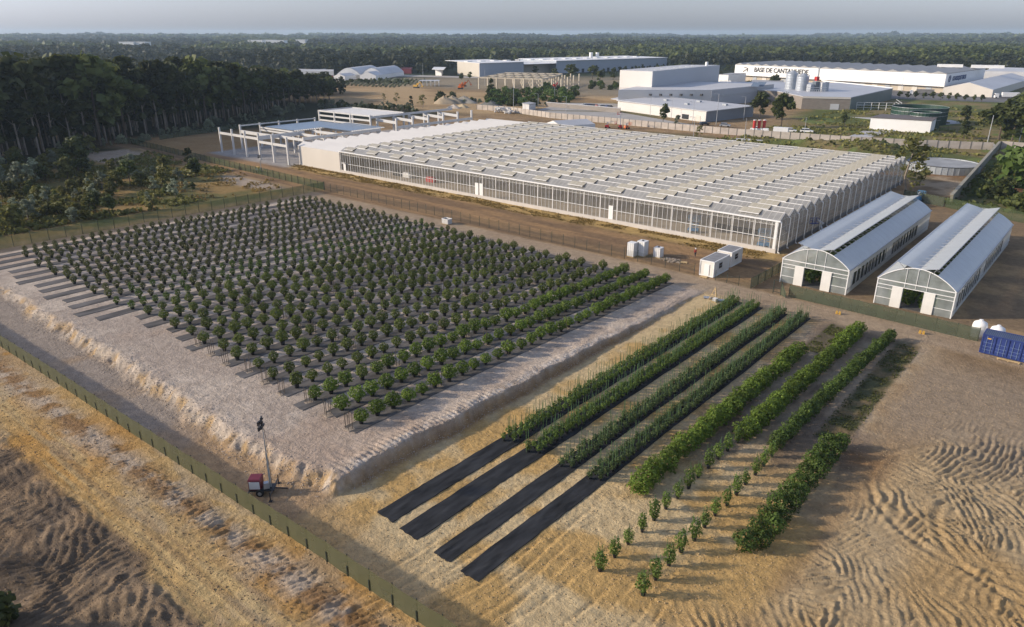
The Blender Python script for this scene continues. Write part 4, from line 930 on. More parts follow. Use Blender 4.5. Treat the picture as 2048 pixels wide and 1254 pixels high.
stones('clods', 'pale clods crumbled along the front bank', 5000, lambda n: (lambda x: (x, bank_y(x)+rng.normal(.2, .9, n)))(rng.uniform(-140, -50, n)), .065, CLODW)
stones('clods', 'pale clods crumbled along the side bank', 4500, lambda n: (lambda y: (bank_x(y)-.3+rng.normal(0, .7, n), y))(rng.uniform(34, 100, n)), .055, CLODW)
stones('clods', 'brown clods in the churned ground outside the fence', 9000, area(-110, -30, 5, 23), .06, CLODB)
stones('clods', 'small clods in the worked ground at the right', 7000, area(-16, 5, 40, 95), .045, CLOD)
stones('gravel', 'pale gravel on the bare rim of the raised field', 6000, area(-140, -50, 32, 41), .045, CLODW)

# ================================================================== SMALL THINGS IN THE COMPOUND
def container_box(name, label, cat, x0, x1, y0, y1, h, z):
    return wthing(name, label, cat, ((x0+x1)/2, (y0+y1)/2, z))
def site_cabin(label, x0, x1, y0, y1, h, win):
    z = gz((x0+x1)/2, (y0+y1)/2); t = container_box('site_cabin', label, 'cabin', x0, x1, y0, y1, h, z)
    cw = mat('cabin_wall', (.66, .63, .57), .55, .5, .07)
    b = MB(); b.box(((x0+x1)/2, (y0+y1)/2, z+h/2+.1), (x1-x0-.06, y1-y0-.06, h-.1)); b.build('walls', cw, t)
    b = MB()
    for x in (x0, x1):
        for y in (y0, y1): b.box((x, y, z+h/2+.1), (.14, .14, h+.05))
    for zz in (.12, h+.12):
        for y in (y0, y1): b.box(((x0+x1)/2, y, z+zz), (x1-x0, .16, .2))
        for x in (x0, x1): b.box((x, (y0+y1)/2, z+zz), (.16, y1-y0, .2))
    b.build('frame', WHITE, t)
    b = MB(); b.box(((x0+x1)/2, (y0+y1)/2, z+h+.17), (x1-x0-.2, y1-y0-.2, .06)); b.build('roof', mat('cabin_roof', (.22, .22, .22), .7, .7, .25), t)
    b = MB(); b.box(((x0+x1)/2, y0-.03, z+1.2), (.95, .08, 2.05)); b.box(((x0+x1)/2+.35, y0-.09, z+1.15), (.12, .05, .05)); b.build('door', WHITE, t)
    b = MB(); b.box((x1+.03, win, z+1.7), (.06, 1.1, 1.0)); wdo = b.build('window', GLASS, t)
    b = MB()
    for dz in (-.5, 0, .5): b.box((x1+.06, win, z+1.7+dz), (.05, 1.2, .05))
    sub(b, 'shutter_slats', METAL, wdo)
site_cabin('white site cabin with a grey roof, nearest the wire fence', -53.9, -51.3, 114.9, 121.0, 2.65, 117.6)
site_cabin('smaller white site cabin behind the first, close to the glasshouse', -54.2, -51.5, 122.4, 127.0, 2.65, 124.6)
def pallet(label, x, y, rz=0, z=None, m=WOOD, sx=1.2, sy=1.0):
    z = gz(x, y) if z is None else z; t = wthing('pallet', label, 'pallet', (x, y, z)); b = MB()
    for k in range(6): p = rot2(0, (k-2.5)*sy/6*1.05, rz); b.box((x+p[0], y+p[1], z+.13), (sx, sy/6*.75, .03), rz)
    b.build('deck_boards', m, t); b = MB()
    for k in (-1, 0, 1): p = rot2(k*sx*.44, 0, rz); b.box((x+p[0], y+p[1], z+.06), (.1, sy, .1), rz)
    b.build('bearers', m, t)
pallet('wooden pallet step below the door of the front site cabin', -52.6, 114.1, .1)
def blue_container():
    x0, x1, y0, y1, h = -9.7, -3.6, 108.4, 110.85, 2.6; z = gz(x0, y0)+.1
    t = container_box('shipping_container', 'dark blue steel shipping container with doors along its side at the right edge', 'container', x0, x1, y0, y1, h, z)
    b = MB(); b.box(((x0+x1)/2, (y0+y1)/2, z+h/2), (x1-x0-.12, y1-y0-.12, h-.1)); b.build('body', BLUE, t)
    b = MB()
    n = 28
    for k in range(n): b.box((x0+.2+k*(x1-x0-.4)/(n-1), (y0+y1)/2, z+h-.01), (.10, y1-y0-.2, .06))
    b.build('corrugated_roof', mat('blue_roof', (.10, .13, .20), .5, .6, .2), t)
    b = MB()
    for x in (x0, x1):
        for y in (y0, y1): b.box((x, y, z+h/2), (.16, .16, h))
        for zz in (.06, h-.02): b.box((x, (y0+y1)/2, z+zz), (.14, y1-y0, .14))
    for y in (y0, y1):
        for zz in (.06, h-.02): b.box(((x0+x1)/2, y, z+zz), (x1-x0, .14, .14))
    for k in range(14): b.box((x0-.01, y0+.2+k*.155, z+h/2), (.06, .07, h-.3))
    b.build('frame', BLUE, t)
    lb = mat('bar_blue', (.22, .30, .46), .4, 3, .1, metal=.3)
    for k in range(4):
        xa = x0+.1+k*1.5; b = MB(); b.box((xa+.72, y0-.02, z+h/2), (1.38, .05, h-.25)); d = b.build('door', BLUE, t)
        b = MB()
        for dx in (.42, 1.02): b.bar((xa+dx, y0-.09, z+.1), (xa+dx, y0-.09, z+h-.1), .045)
        for zz in (.55, 1.0, 1.55): b.bar((xa+.1, y0-.07, z+zz), (xa+1.3, y0-.07, z+zz), .03)
        sub(b, 'lock_bars', lb, d)
    b = MB(); b.box((x0+.75, y0-.07, z+2.15), (.45, .04, .16)); b.build('orange_plate', YELLOW, t)
blue_container()
pallet('long pale pallet lying in front of the blue container', -6.3, 107.7, 0, None, WOOD, 2.6, .5)
def round_tank(label, x, y, r, h):
    z = gz(x, y); t = wthing('white_tank', label, 'tank', (x, y, z))
    b = MB(); b.lathe((x, y, z), [(0, 0), (r, 0), (r, h*.25), (r*1.02, h*.3), (r, h*.35), (r, h*.7), (r*.85, h*.88), (r*.3, h), (0, h)], 20); b.build('tank_body', WHITE, t, smooth=True)
    b = MB(); b.cyl((x, y, z+h-.03), (x, y, z+h+.12), r*.25, n=12); b.build('lid', WHITE, t)
round_tank('round white tank behind the green fence, left of the two near the container', -10.9, 114.4, .95, 2.5)
round_tank('round white tank directly behind the blue container, right one of two', -8.7, 113.9, .95, 2.4)
def ibc(label, x, y, z=None, h=1.9, s=1.2, top=True):
    z = gz(x, y) if z is None else z; t = wthing('bulk_container', label, 'container', (x, y, z))
    b = MB(); b.box((x, y, z+h/2+.12), (s*.94, s*.94, h-.1)); b.build('bottle', WHITE, t)
    b = MB()
    for k in range(5):
        for zz in (): pass
        for sx in (-1, 1): b.bar((x+sx*s/2, y-s/2+k*s/4, z+.1), (x+sx*s/2, y-s/2+k*s/4, z+h+.1), .03); b.bar((x-s/2+k*s/4, y+sx*s/2, z+.1), (x-s/2+k*s/4, y+sx*s/2, z+h+.1), .03)
    b.build('cage', METAL, t)
    b = MB(); b.box((x, y, z+.06), (s, s, .12)); b.build('pallet_base', WOOD, t)
    if top: b = MB(); b.cyl((x, y, z+h+.07), (x, y, z+h+.2), .22, n=10); b.build('lid', DARKM, t)
    return t
ibc('tall white tank box by the wire fence, the front left one', -69.0, 116.9, h=2.7, s=1.5, top=False)
ibc('white tank with a black lid standing right behind the tall white box', -67.7, 118.5, h=2.9, s=1.7)
ibc('low white tank with a dark lid beside the earth patch', -64.9, 119.7, h=1.9, s=1.5)
def litter(name, label, cat, x, y, r, n, m, hmax=.35):
    t = wthing(name, label, cat, (x, y, gz(x, y))); b = MB()
    for k in range(n):
        a = random.uniform(0, 6.28); q = r*random.random()**.6; px, py = x+q*math.cos(a), y+q*math.sin(a)*.6; s = random.uniform(.15, .5)
        b.box((px, py, gz(px, py)+hmax*random.random()*(1-q/r)), (s, s*random.uniform(.5, 1), s*.6), a)
    b.build('rubble', m, t)
litter('rubble_heap', 'heap of brown rubble right of the low white tank', 'rubble', -61.9, 119.3, 2.4, 90, RUBBLE)
pallet('tilted board lying right of the brown rubble heap', -59.4, 119.6, .4)
def open_crate():
    x, y = at(894, 447); z = gz(x, y); t = wthing('open_crate', 'open white mesh crate standing alone by the wire fence', 'crate', (x, y, z)); b = MB()
    for sx in (-1, 1): b.box((x+sx*.95, y, z+.62), (.06, 1.3, 1.05)); b.box((x, y+sx*.65, z+.62), (1.9, .06, 1.05))
    b.build('sides', mat('crate_panel', (.45, .44, .42), .6, 3, .2), t)
    b = MB(); b.box((x, y, z+.08), (1.9, 1.3, .1)); b.build('base', WOOD, t); b = MB()
    for sx in (-1, 1): b.bar((x+sx*.97, y-.68, z+1.17), (x+sx*.97, y+.68, z+1.17), .09); b.bar((x-.97, y+sx*.68, z+1.17), (x+.97, y+sx*.68, z+1.17), .09)
    b.build('rim', WHITE, t)
open_crate()
def easel():
    x, y = at(1428, 600); z = gz(x, y); t = wthing('timber_tripod', 'pale timber tripod standing over small pallets by the first staked row', 'tripod', (x, y, z))
    for dx, dy in ((-.75, -.3), (.65, -.4), (.1, .8)): b = MB(); b.bar((x+dx, y+dy, z), (x+.05, y, z+2.1), .13); b.build('leg', WOOD, t)
    b = MB(); b.bar((x-.45, y-.2, z+.9), (x+.4, y-.25, z+.9), .08); b.build('crossbar', WOOD, t)
easel()
x_, y_ = at(1428, 600)
pallet('low crate of white bottles beside the timber tripod, left side', x_-1.2, y_+.1, .5, None, METAL, 1.2, 1.0)
pallet('grey pallet beside the timber tripod, right side', x_+1.3, y_+.4, .4, None, METAL, 1.5, 1.0)
ibc('small white cube at the foot of the timber tripod', x_+.5, y_-.7, h=.55, s=.7, top=False)
for k, (px, py, lb) in enumerate(((1676, 628, 'yellow valve box pair in the lane before the left tunnel'), (1843, 668, 'yellow valve box pair in the lane before the right tunnel'))):
    x, y = at(px, py); z = gz(x, y); t = wthing('valve_box', lb, 'valve box', (x, y, z))
    for dx in (-.22, .22): b = MB(); b.box((x+dx, y, z+.22), (.30, .3, .5), .3, .8); b.build('box', YELLOW, t)
# light towers
def light_tower(label, x, y, rz, mast, body, big=True):
    z = gz(x, y); t = thing('light_tower', label, 'light tower', (x, y, z), rz)
    b = MB(); b.box((0, 0, .55), (2.3, 1.15, .14)); b.bar((1.1, 0, .5), (2.3, 0, .4), .1); b.build('chassis', DARKM, t)
    b = MB(); b.box((-.55, 0, 1.12), (1.1, 1.05, 1.0)); b.build('engine_housing', body, t)
    b = MB(); b.box((-.55, 0, 1.68), (1.2, 1.15, .14), taper=.85); b.build('hood', DRED if big else body, t)
    b = MB(); b.box((-.55, -.55, 1.12), (.95, .05, .75)); b.build('side_panel', WHITE, t)
    b = MB(); b.box((.45, -.25, 1.0), (.55, .55, .55), .3, .8); b.build('winch_box', METAL, t)
    for sy in (-1, 1):
        b = MB(); b.cyl((-.1, sy*.66-.1, .36), (-.1, sy*.66+.1, .36), .36, n=16); wl = b.build('wheel', TYRE, t); b = MB(); b.cyl((-.1, sy*.77-.02, .36), (-.1, sy*.77+.02, .36), .18, n=12); sub(b, 'rim', METAL, wl)
        for sx in (-1.05, 1.05): b = MB(); b.bar((sx, sy*.5, .58), (sx, sy*1.45, .58), .09); b.bar((sx, sy*1.45, .95), (sx, sy*1.45, .02), .08); b.box((sx, sy*1.45, .03), (.3, .3, .05)); b.build('outrigger', DARKM, t)
    z0 = .6; r = .15
    for k, f in enumerate((.32, .56, .78, 1.0)):
        b = MB(); z1 = .6+(mast-.6)*f; b.box((.75, 0, (z0+z1)/2), (r, r, z1-z0)); z0 = z1-.1; r -= .03; b.build('mast_section', mat('grey_mast', (.30, .31, .29), .5, 2, .2), t)
    b = MB(); b.box((.75, 0, mast), (.16, 1.0, .12)); b.box((.75, 0, mast+.3), (.12, .12, .7)); b.bar((.75, -.5, mast+.6), (.75, .5, mast+.6), .07); b.build('lamp_bar', DARKM, t)
    for dy, dz in ((-.42, .05), (.42, .05), (-.42, .58), (.42, .58)):
        b = MB(); b.box((.62, dy, mast+dz), (.14, .46, .38), .2*(1 if dy > 0 else -1)); l = b.build('floodlight', DARKM, t); b = MB(); b.box((.54, dy, mast+dz), (.03, .38, .30)); sub(b, 'lens', WHITE, l)
    for k in range(5): b = MB() if k == 0 else b; b.bar((.85+.05*math.sin(k*2), .1, .8+k*(mast-1)/5), (.85-.05*math.sin(k*2), .12, .8+(k+1)*(mast-1)/5), .03)
    b.build('coiled_cable', DARKM, t)
light_tower('mobile light tower with a red and white engine housing by the long green fence', -54.7, 28.6, .75, 7.0, DRED)
xf, yf = at(519, 345); light_tower('small yellow mobile light tower in front of the concrete frame building', xf, yf, .4, 4.6, YELLOW, False)
# aerial lifts
def scissor_lift(label, x, y, rz=0, h=1.6):
    t = thing('scissor_lift', label, 'lift', (x, y, .1), rz)
    b = MB(); b.box((0, 0, .55), (2.3, 1.1, .5)); b.build('chassis', LBLUE, t); b = MB()
    for k in range(3): z = .85+k*h/3; b.bar((-1, .3, z), (1, .3, z+h/3), .09); b.bar((1, .3, z), (-1, .3, z+h/3), .09)
    b.build('scissor_arms', LBLUE, t); b = MB(); b.box((0, 0, .9+h), (2.4, 1.15, .1)); b.build('platform', METAL, t); b = MB()
    for sx in (-1.15, 0, 1.15):
        for sy in (-.55, .55): b.bar((sx, sy, .9+h), (sx, sy, 2.0+h), .06)
    for zz in (1.45, 2.0):
        for sy in (-.55, .55): b.bar((-1.15, sy, zz+h), (1.15, sy, zz+h), .06)
        for sx in (-1.15, 1.15): b.bar((sx, -.55, zz+h), (sx, .55, zz+h), .06)
    b.build('guard_rail', LBLUE, t)
    for sx in (-.8, .8):
        for sy in (-.5, .5): b = MB(); b.cyl((sx, sy-.1, .25), (sx, sy+.1, .25), .25, n=12); b.build('wheel', TYRE, t)
scissor_lift('blue scissor lift inside the glasshouse behind its front glass', -68.5, 141.0, .2)
scissor_lift('blue scissor lift inside the near right corner of the glasshouse', -52.4, 139.4, .2)
def boom_lift(label, x, y, rz, body, reach=4.0, h=4.2, basket=True, sc_=1.0):
    t = thing('boom_lift', label, 'lift', (x, y, .0), rz)
    b = MB(); b.box((0, 0, .62), (2.3, 1.3, .45)); b.build('chassis', body, t); b = MB(); b.box((-.3, 0, 1.25), (1.9, 1.2, .75), taper=.85); b.build('turret', body, t)
    for sx in (-.8, .8):
        for sy in (-.72, .72): b = MB(); b.cyl((sx, sy-.14, .42), (sx, sy+.14, .42), .42, n=14); b.build('wheel', TYRE, t)
    b = MB(); b.bar((-.9, 0, 1.5), (.3, 0, h-.7), .28); b.bar((.3, 0, h-.7), (-.5, 0, h-.3), .24); b.bar((-.5, 0, h-.3), (reach-1, 0, h), .22); b.build('boom', GREYB, t)
    b = MB(); b.box((reach, 0, h-.9), (.9, 1.7, .12))
    for sx in (-.42, .42):
        for sy in (-.82, 0, .82): b.bar((reach+sx, sy, h-.9), (reach+sx, sy, h+.2), .06)
    for zz in (-.35, .2):
        for sy in (-.82, .82): b.bar((reach-.42, sy, h+zz), (reach+.42, sy, h+zz), .06)
        for sx in (-.42, .42): b.bar((reach+sx, -.82, h+zz), (reach+sx, .82, h+zz), .06)
    b.build('basket', body, t)
boom_lift('dark blue articulated boom lift beside the right wall of the glasshouse', -45.6, 152.0, 2.6, BLUE, 2.2, 4.0)
boom_lift('red boom lift parked behind the far roof edge of the glasshouse', *at(1215, 257), .6, RED, 3.5, 3.0)
boom_lift('red boom lift with a raised yellow arm beside the other red one', *at(1240, 257), 2.3, RED, 4.5, 6.5)
boom_lift('orange machine at the right end of the red boom lifts', *at(1253, 258), 1.3, ORANGE, 2.0, 2.6)
x, y = at(1835, 405); boom_lift('light blue work platform behind the left plastic tunnel', x, y, 1.4, LBLUE, 1.4, 2.6)
# crates and benches stored inside the glasshouse
for k in range(9): 
    b = MB(); xx = -65.5+k*1.05; b.box((xx, 146.2, .75), (.85, 1.1, 1.1)); b.box((xx, 146.2, 1.35), (.9, 1.2, .08)); b.build('crate_stack', DARKM, None, label='dark crate stack inside the glasshouse, %s from the left in the row' % ORD[k], cat='crate', group='dark crates lined up inside the glasshouse')
for k, (px, py, m_, n_) in enumerate(((862, 365, RED, 'red'), (795, 352, DARKM, 'dark'), (815, 356, WHITE, 'white'))):
    x, y = at(px, py); b = MB(); b.box((x, max(y, 140), .8), (3.0, 1.2, 1.2)); b.box((x, max(y, 140), 1.5), (2.4, 1.0, .3)); b.build('goods_stack', m_, None, label='%s stack of building goods seen through the front glass towards its left end' % n_, cat='building goods')
def person():
    x, y = at(1390, 514); z = gz(x, y); t = thing('person', 'person in a red jacket, dark trousers and white helmet walking behind the wire fence', 'person', (x, y, z), 1.0)
    def skin(name, pts, edges, rad, m_, root=0):
        me = bpy.data.meshes.new(name); me.from_pydata(pts, edges, []); me.materials.append(m_); o = link(me, name, t)
        sk = o.modifiers.new('skin', 'SKIN')
        for i, v in enumerate(me.skin_vertices[0].data): v.radius = rad[i] if hasattr(rad[i], '__len__') else (rad[i], rad[i]); v.use_root = (i == root)
        o.modifiers.new('sub', 'SUBSURF').levels = 1; return o
    J = [(0, 0, .93), (0, 0, 1.15), (0, .0, 1.38), (0, .01, 1.50), (0, .02, 1.63), (.09, 0, .88), (.11, .10, .49), (.10, .16, .07), (.10, .28, .03), (-.09, 0, .88), (-.11, -.08, .49), (-.11, -.22, .10), (-.11, -.10, .04),
         (.19, 0, 1.42), (.25, .06, 1.14), (.24, .22, .93), (.24, .28, .86), (-.19, 0, 1.42), (-.27, -.06, 1.14), (-.26, .02, .90), (-.26, .04, .82)]
    E_ = [(0, 1), (1, 2), (2, 3), (3, 4), (0, 5), (5, 6), (6, 7), (7, 8), (0, 9), (9, 10), (10, 11), (11, 12), (2, 13), (13, 14), (14, 15), (15, 16), (2, 17), (17, 18), (18, 19), (19, 20)]
    skin('body', J, E_, [(.14, .10), (.13, .10), (.15, .10), .055, (.085, .10), .085, .058, .042, .045, .085, .058, .042, .045, .06, .045, .035, .04, .06, .045, .035, .04], SKIN)
    skin('jacket', [J[0], J[1], J[2], J[13], J[14], J[15], J[17], J[18], J[19], (0, 0, 1.47)], [(0, 1), (1, 2), (2, 3), (3, 4), (4, 5), (2, 6), (6, 7), (7, 8), (2, 9)], [(.17, .13), (.165, .13), (.18, .13), .08, .065, .052, .08, .065, .052, .075], FABRIC_RED)
    skin('trousers', [J[0], J[5], J[6], J[7], J[9], J[10], J[11]], [(0, 1), (1, 2), (2, 3), (0, 4), (4, 5), (5, 6)], [(.155, .12), .105, .078, .062, .105, .078, .062], TROUSERS)
    b = MB(); b.lathe((0, .02, 1.66), [(.155, 0), (.13, .02), (.125, .09), (.08, .15), (0, .17)], 14); b.build('helmet', WHITE, t, smooth=True)
person()

# ================================================================== WATER TANK, SHED, TENT
def big_tank(name, label, x, y, r, h, wall, cover, ring, n=40, open_=False):
    t = wthing(name, label, 'tank', (x, y, 0)); b = MB(); b.cyl((x, y, 0), (x, y, h), r, n=n, cap=False); b.cyl((x, y, .05), (x, y, h), r-.12, n=n, cap=False)
    for k in range(n): a = 2*math.pi*k/n; b.box((x+(r+.05)*math.cos(a), y+(r+.05)*math.sin(a), h/2), (.1, .1, h), a)
    b.build('tank_wall', wall, t); b = MB(); zc = h-.25 if not open_ else h*.35
    b.add([(x, y, zc-.15)]+[(x+(r-.1)*math.cos(2*math.pi*k/n), y+(r-.1)*math.sin(2*math.pi*k/n), zc) for k in range(n)], [(0, k+1, (k+1) % n+1) for k in range(n)]); b.build('cover', cover, t)
    b = MB()
    for q in ((h,) if not open_ else (h, h*.78, h*.55)):
        for k in range(n): a = 2*math.pi*k/n; c = 2*math.pi*(k+1)/n; b.bar((x+(r+.02)*math.cos(a), y+(r+.02)*math.sin(a), q), (x+(r+.02)*math.cos(c), y+(r+.02)*math.sin(c), q), .16)
    b.build('rim', ring, t); return t
big_tank('water_tank', 'round grey covered water tank between the glasshouse corner and the diagonal wall', -44.9, 261.3, 10.2, 2.3, STEELB, mat('tank_cover', (.28, .28, .27), .6, .3, .25), DARKM)
def polybld(name, label, cat, base, h, wallm, roofm, parts=(), over=.0, zr=None):
    """building on a polygon footprint: wall + roof slab"""
    cx_ = sum(p[0] for p in base)/len(base); cy_ = sum(p[1] for p in base)/len(base)
    t = wthing(name, label, cat, (cx_, cy_, 0)); b = MB(); b.prism(base, -.3, h); b.build('wall', wallm, t)
    e = [(cx_+(p[0]-cx_)*(1+over), cy_+(p[1]-cy_)*(1+over), h+.35) for p in base]; b = MB(); b.slab(e, .3); b.build('roof', roofm, t); return t
def para(A, B, depth=None, Cp=None):
    """footprint from two front corners and a depth (to the back, at right angles) or a back corner"""
    ax, ay = A; bx, by = B; d = math.hypot(bx-ax, by-ay); nx_, ny_ = -(by-ay)/d, (bx-ax)/d
    if Cp is not None: dx, dy = Cp[0]-bx, Cp[1]-by
    else: dx, dy = nx_*depth, ny_*depth
    return [A, B, (bx+dx, by+dy), (ax+dx, ay+dy)]
def lerp(a, b, t): return (a[0]+(b[0]-a[0])*t, a[1]+(b[1]-a[1])*t)
def face_panel(t, name, A, B, u0, u1, z0, z1, m, off=.12):
    """a window, door or band on the wall from A to B between fractions u0..u1"""
    d = math.hypot(B[0]-A[0], B[1]-A[1]); nx_, ny_ = (B[1]-A[1])/d*off, -(B[0]-A[0])/d*off
    p = lerp(A, B, u0); q = lerp(A, B, u1); b = MB(); b.prism([(p[0]+nx_, p[1]+ny_), (q[0]+nx_, q[1]+ny_), (q[0]-nx_*.5, q[1]-ny_*.5), (p[0]-nx_*.5, p[1]-ny_*.5)], z0, z1); return b.build(name, m, t)
def gable_tent(name, label, A, B, depth, eave, ridge, wallm, roofm, Cp=None, cat='tent'):
    P = para(A, B, depth, Cp); t = wthing(name, label, cat, (A[0], A[1], 0))
    m0 = lerp(P[0], P[1], .5); m1 = lerp(P[3], P[2], .5); b = MB(); b.prism(P, -.2, eave)
    b.add([(*P[0], eave), (*P[1], eave), (*m0, ridge)], [(0, 1, 2)]); b.add([(*P[2], eave), (*P[3], eave), (*m1, ridge)], [(0, 1, 2)]); b.build('wall', wallm, t)
    for (a, b2, c, d) in ((P[0], m0, m1, P[3]), (m0, P[1], P[2], m1)):
        za = eave if a is P[0] else ridge; zb = ridge if b2 is m0 else eave
        bb = MB(); bb.slab([(a[0], a[1], za+.15), (b2[0], b2[1], zb+.15), (c[0], c[1], zb+.15), (d[0], d[1], za+.15)], .12); bb.build('roof_slope', roofm, t)
    return t, P
gable_tent('grey_tent', 'low grey gabled tent just behind the far edge of the glasshouse roof', at(1089, 261), at(1122, 266), 22, 2.8, 4.6, WHITE, GREYRL, Cp=at(1190, 262))
# white sheet stacks behind the glasshouse
for k, (px, py) in enumerate(((1455, 283), (1480, 280), (1500, 282))):
    x, y = at(px, py); b = MB()
    for q in range(3): b.box((x+q*.4, y+q*.9, .2+q*.05), (9, .7, .3), .25)
    b.build('beam_stack', CONCW, None, label='white beams lying on the soil behind the glasshouse, %s stack from the left' % ORD[k], cat='beams', group='stacks of white beams')

# ================================================================== INDUSTRIAL BUILDINGS BEYOND THE WALL
def text_part(txt, A, B, u0, z, size, parent, m, name='lettering'):
    cu = bpy.data.curves.new(name, 'FONT'); cu.body = txt; cu.size = size; cu.extrude = .06; cu.offset = size*.018
    o = bpy.data.objects.new(name, cu); C.objects.link(o); d = Vector((B[0]-A[0], B[1]-A[1], 0)); L_ = d.length; d.normalize()
    dg = bpy.context.evaluated_depsgraph_get(); me = bpy.data.meshes.new_from_object(o.evaluated_get(dg)); bpy.data.objects.remove(o)
    nrm = Vector((d.y, -d.x, 0)); p = Vector((A[0], A[1], 0))+d*L_*u0+nrm*.22; p.z = z
    mx = Matrix((( d.x, 0, nrm.x, p.x), (d.y, 0, nrm.y, p.y), (0, 1, 0, p.z), (0, 0, 0, 1))); me.transform(mx)
    loc = parent.location if parent.name in WORLD else Vector((0, 0, 0)); me.transform(Matrix.Translation(-loc)); me.materials.clear(); me.materials.append(m)
    return link(me, name, parent)
BLACK = mat('black_lettering', (.02, .02, .02), .6, 3, .05)
BLUEL = mat('blue_lettering', (.03, .06, .16), .6, 3, .05)
def white_block():
    A = at(1235, 220); B = at(1410.7, 245); Cc = at(1505, 233)
    wl = mat('warm_white_cladding', (.60, .575, .54), .5, .08, .04)
    t = wthing('cream_factory', 'cream factory with a tall windowless block and lower flat-roofed wings beyond the wall', 'factory', (A[0], A[1], 0))
    rf = mat('factory_roof', (.47, .47, .47), .6, .06, .06)
    P = para(A, B, None, Cc); P[3] = (P[0][0]+(P[2][0]-P[1][0]), P[0][1]+(P[2][1]-P[1][1]))
    b = MB(); b.prism(P, -.3, [5.0, 5.0, 5.0, 5.0]); b.build('low_wing', wl, t); b = MB(); b.slab([(p[0], p[1], 5.35) for p in [(P[0][0]-.6, P[0][1]-.6), (P[1][0]+.6, P[1][1]-.6), (P[2][0]+.6, P[2][1]), (P[3][0]-.6, P[3][1])]], .35); b.build('roof', rf, t)
    u = lambda a, c: (P[0][0]+(P[1][0]-P[0][0])*a+(P[3][0]-P[0][0])*c, P[0][1]+(P[1][1]-P[0][1])*a+(P[3][1]-P[0][1])*c)
    # middle wing behind, then the tall block
    b = MB(); Q = [at(1235, 214), at(1420, 214), at(1544, 199), at(1330, 190)]; b.prism(Q, 0, 9.2); b.build('middle_wing', wl, t)
    b = MB(); b.slab([(p[0], p[1], 9.5) for p in Q], .3); b.build('roof', rf, t)
    b = MB(); q0, q1 = Q[1], Q[2]; d = (q1[1]-q0[1], -(q1[0]-q0[0])); dn = math.hypot(*d)
    b.prism([(q0[0], q0[1]), (q1[0], q1[1]), (q1[0]+d[0]/dn*.3, q1[1]+d[1]/dn*.3), (q0[0]+d[0]/dn*.3, q0[1]+d[1]/dn*.3)][::-1], 5, 6.3); b.build('wall_band', GREYB, t)
    T = [at(1237, 202), at(1301, 207), at(1434, 184), at(1362, 183)]; gy = mat('block_shade_grey', (.36, .38, .41), .5, .05, .04)  # grey-blue for the right-hand faces, their shade put into the colour
    b = MB(); b.prism(T, 0, 18.3); b.build('tall_block', wl, t); face_panel(t, 'grey_panel', T[1], T[2], 0, 1, 5, 18.3, gy, .2); face_panel(t, 'grey_panel', T[0], T[1], 0, 1, 0, 8.5, mat('lower_cladding', (.50, .48, .46), .5, .1, .04), .15)
    face_panel(t, 'grey_panel', P[1], P[2], 0, 1, 0, 4.9, mat('shade_dark_face', (.20, .21, .23), .5, .1, .05), .15); face_panel(t, 'grey_panel', Q[1], Q[2], 0, 1, 0, 9.1, gy, .15); b = MB(); b.slab([(p[0], p[1], 18.6) for p in T], .3); b.build('roof', rf, t)  # low and middle wings: right faces coloured darker to carry their shade
    b = MB(); c = lerp(T[1], T[2], .82); b.cyl((c[0]-3, c[1]+2, 18.5), (c[0]-3, c[1]+2, 21.2), 1.0, n=12); b.build('chimney', WHITE, t)
    b = MB()
    for k in range(8): c = lerp(T[1], T[2], .05+k*.09); b.box((c[0]-5, c[1]+3, 18.8), (6, 2.2, .5), .6)
    b.build('roof_vents', WHITE, t)
    face_panel(t, 'service_door', A, B, .76, .83, .3, 2.6, GLASS)
    face_panel(t, 'cream_door', A, B, .90, .95, .1, 2.9, CREAM)
    for k in range(6): 
        c = lerp(Q[0], Q[1], .35+k*.11); b = MB(); b.box((c[0], c[1]-.4, 6.8), (1.4, 1.0, 1.0), -.3); b.build('wall_unit', DARKM, t)
    for (a, c) in ((.30, .5), (.62, .35), (.85, .7), (.55, .75)):
        p = u(a, c); b = MB(); b.box((p[0], p[1], 5.8), (2.4, 1.6, .8), -.3); b.build('roof_unit', GREYB, t)
    # canopy at the left end
    c0, c1 = at(1222, 213), at(1238, 214); b = MB(); b.slab([(*at(1221, 212), 4.2), (*at(1240, 215), 4.2), (*at(1300, 200), 4.2), (*at(1285, 198), 4.2)], .3); b.build('canopy', rf, t)
white_block()
def solar():
    for k, (px, py) in enumerate(((1508, 205), (1518, 204))):
        x, y = at(px, py); b = MB(); b.slab([(x-2.5, y-2, 9.6), (x+2.5, y-2, 9.6), (x+2.5, y+2, 11.8), (x-2.5, y+2, 11.8)], .15); o = b.build('solar_panel', mat('panel_blue', (.12, .16, .22), .3, 1, .1), None, label='%s of two tilted panels on the edge of the factory roof' % ('left', 'right')[k], cat='solar panel')
solar()
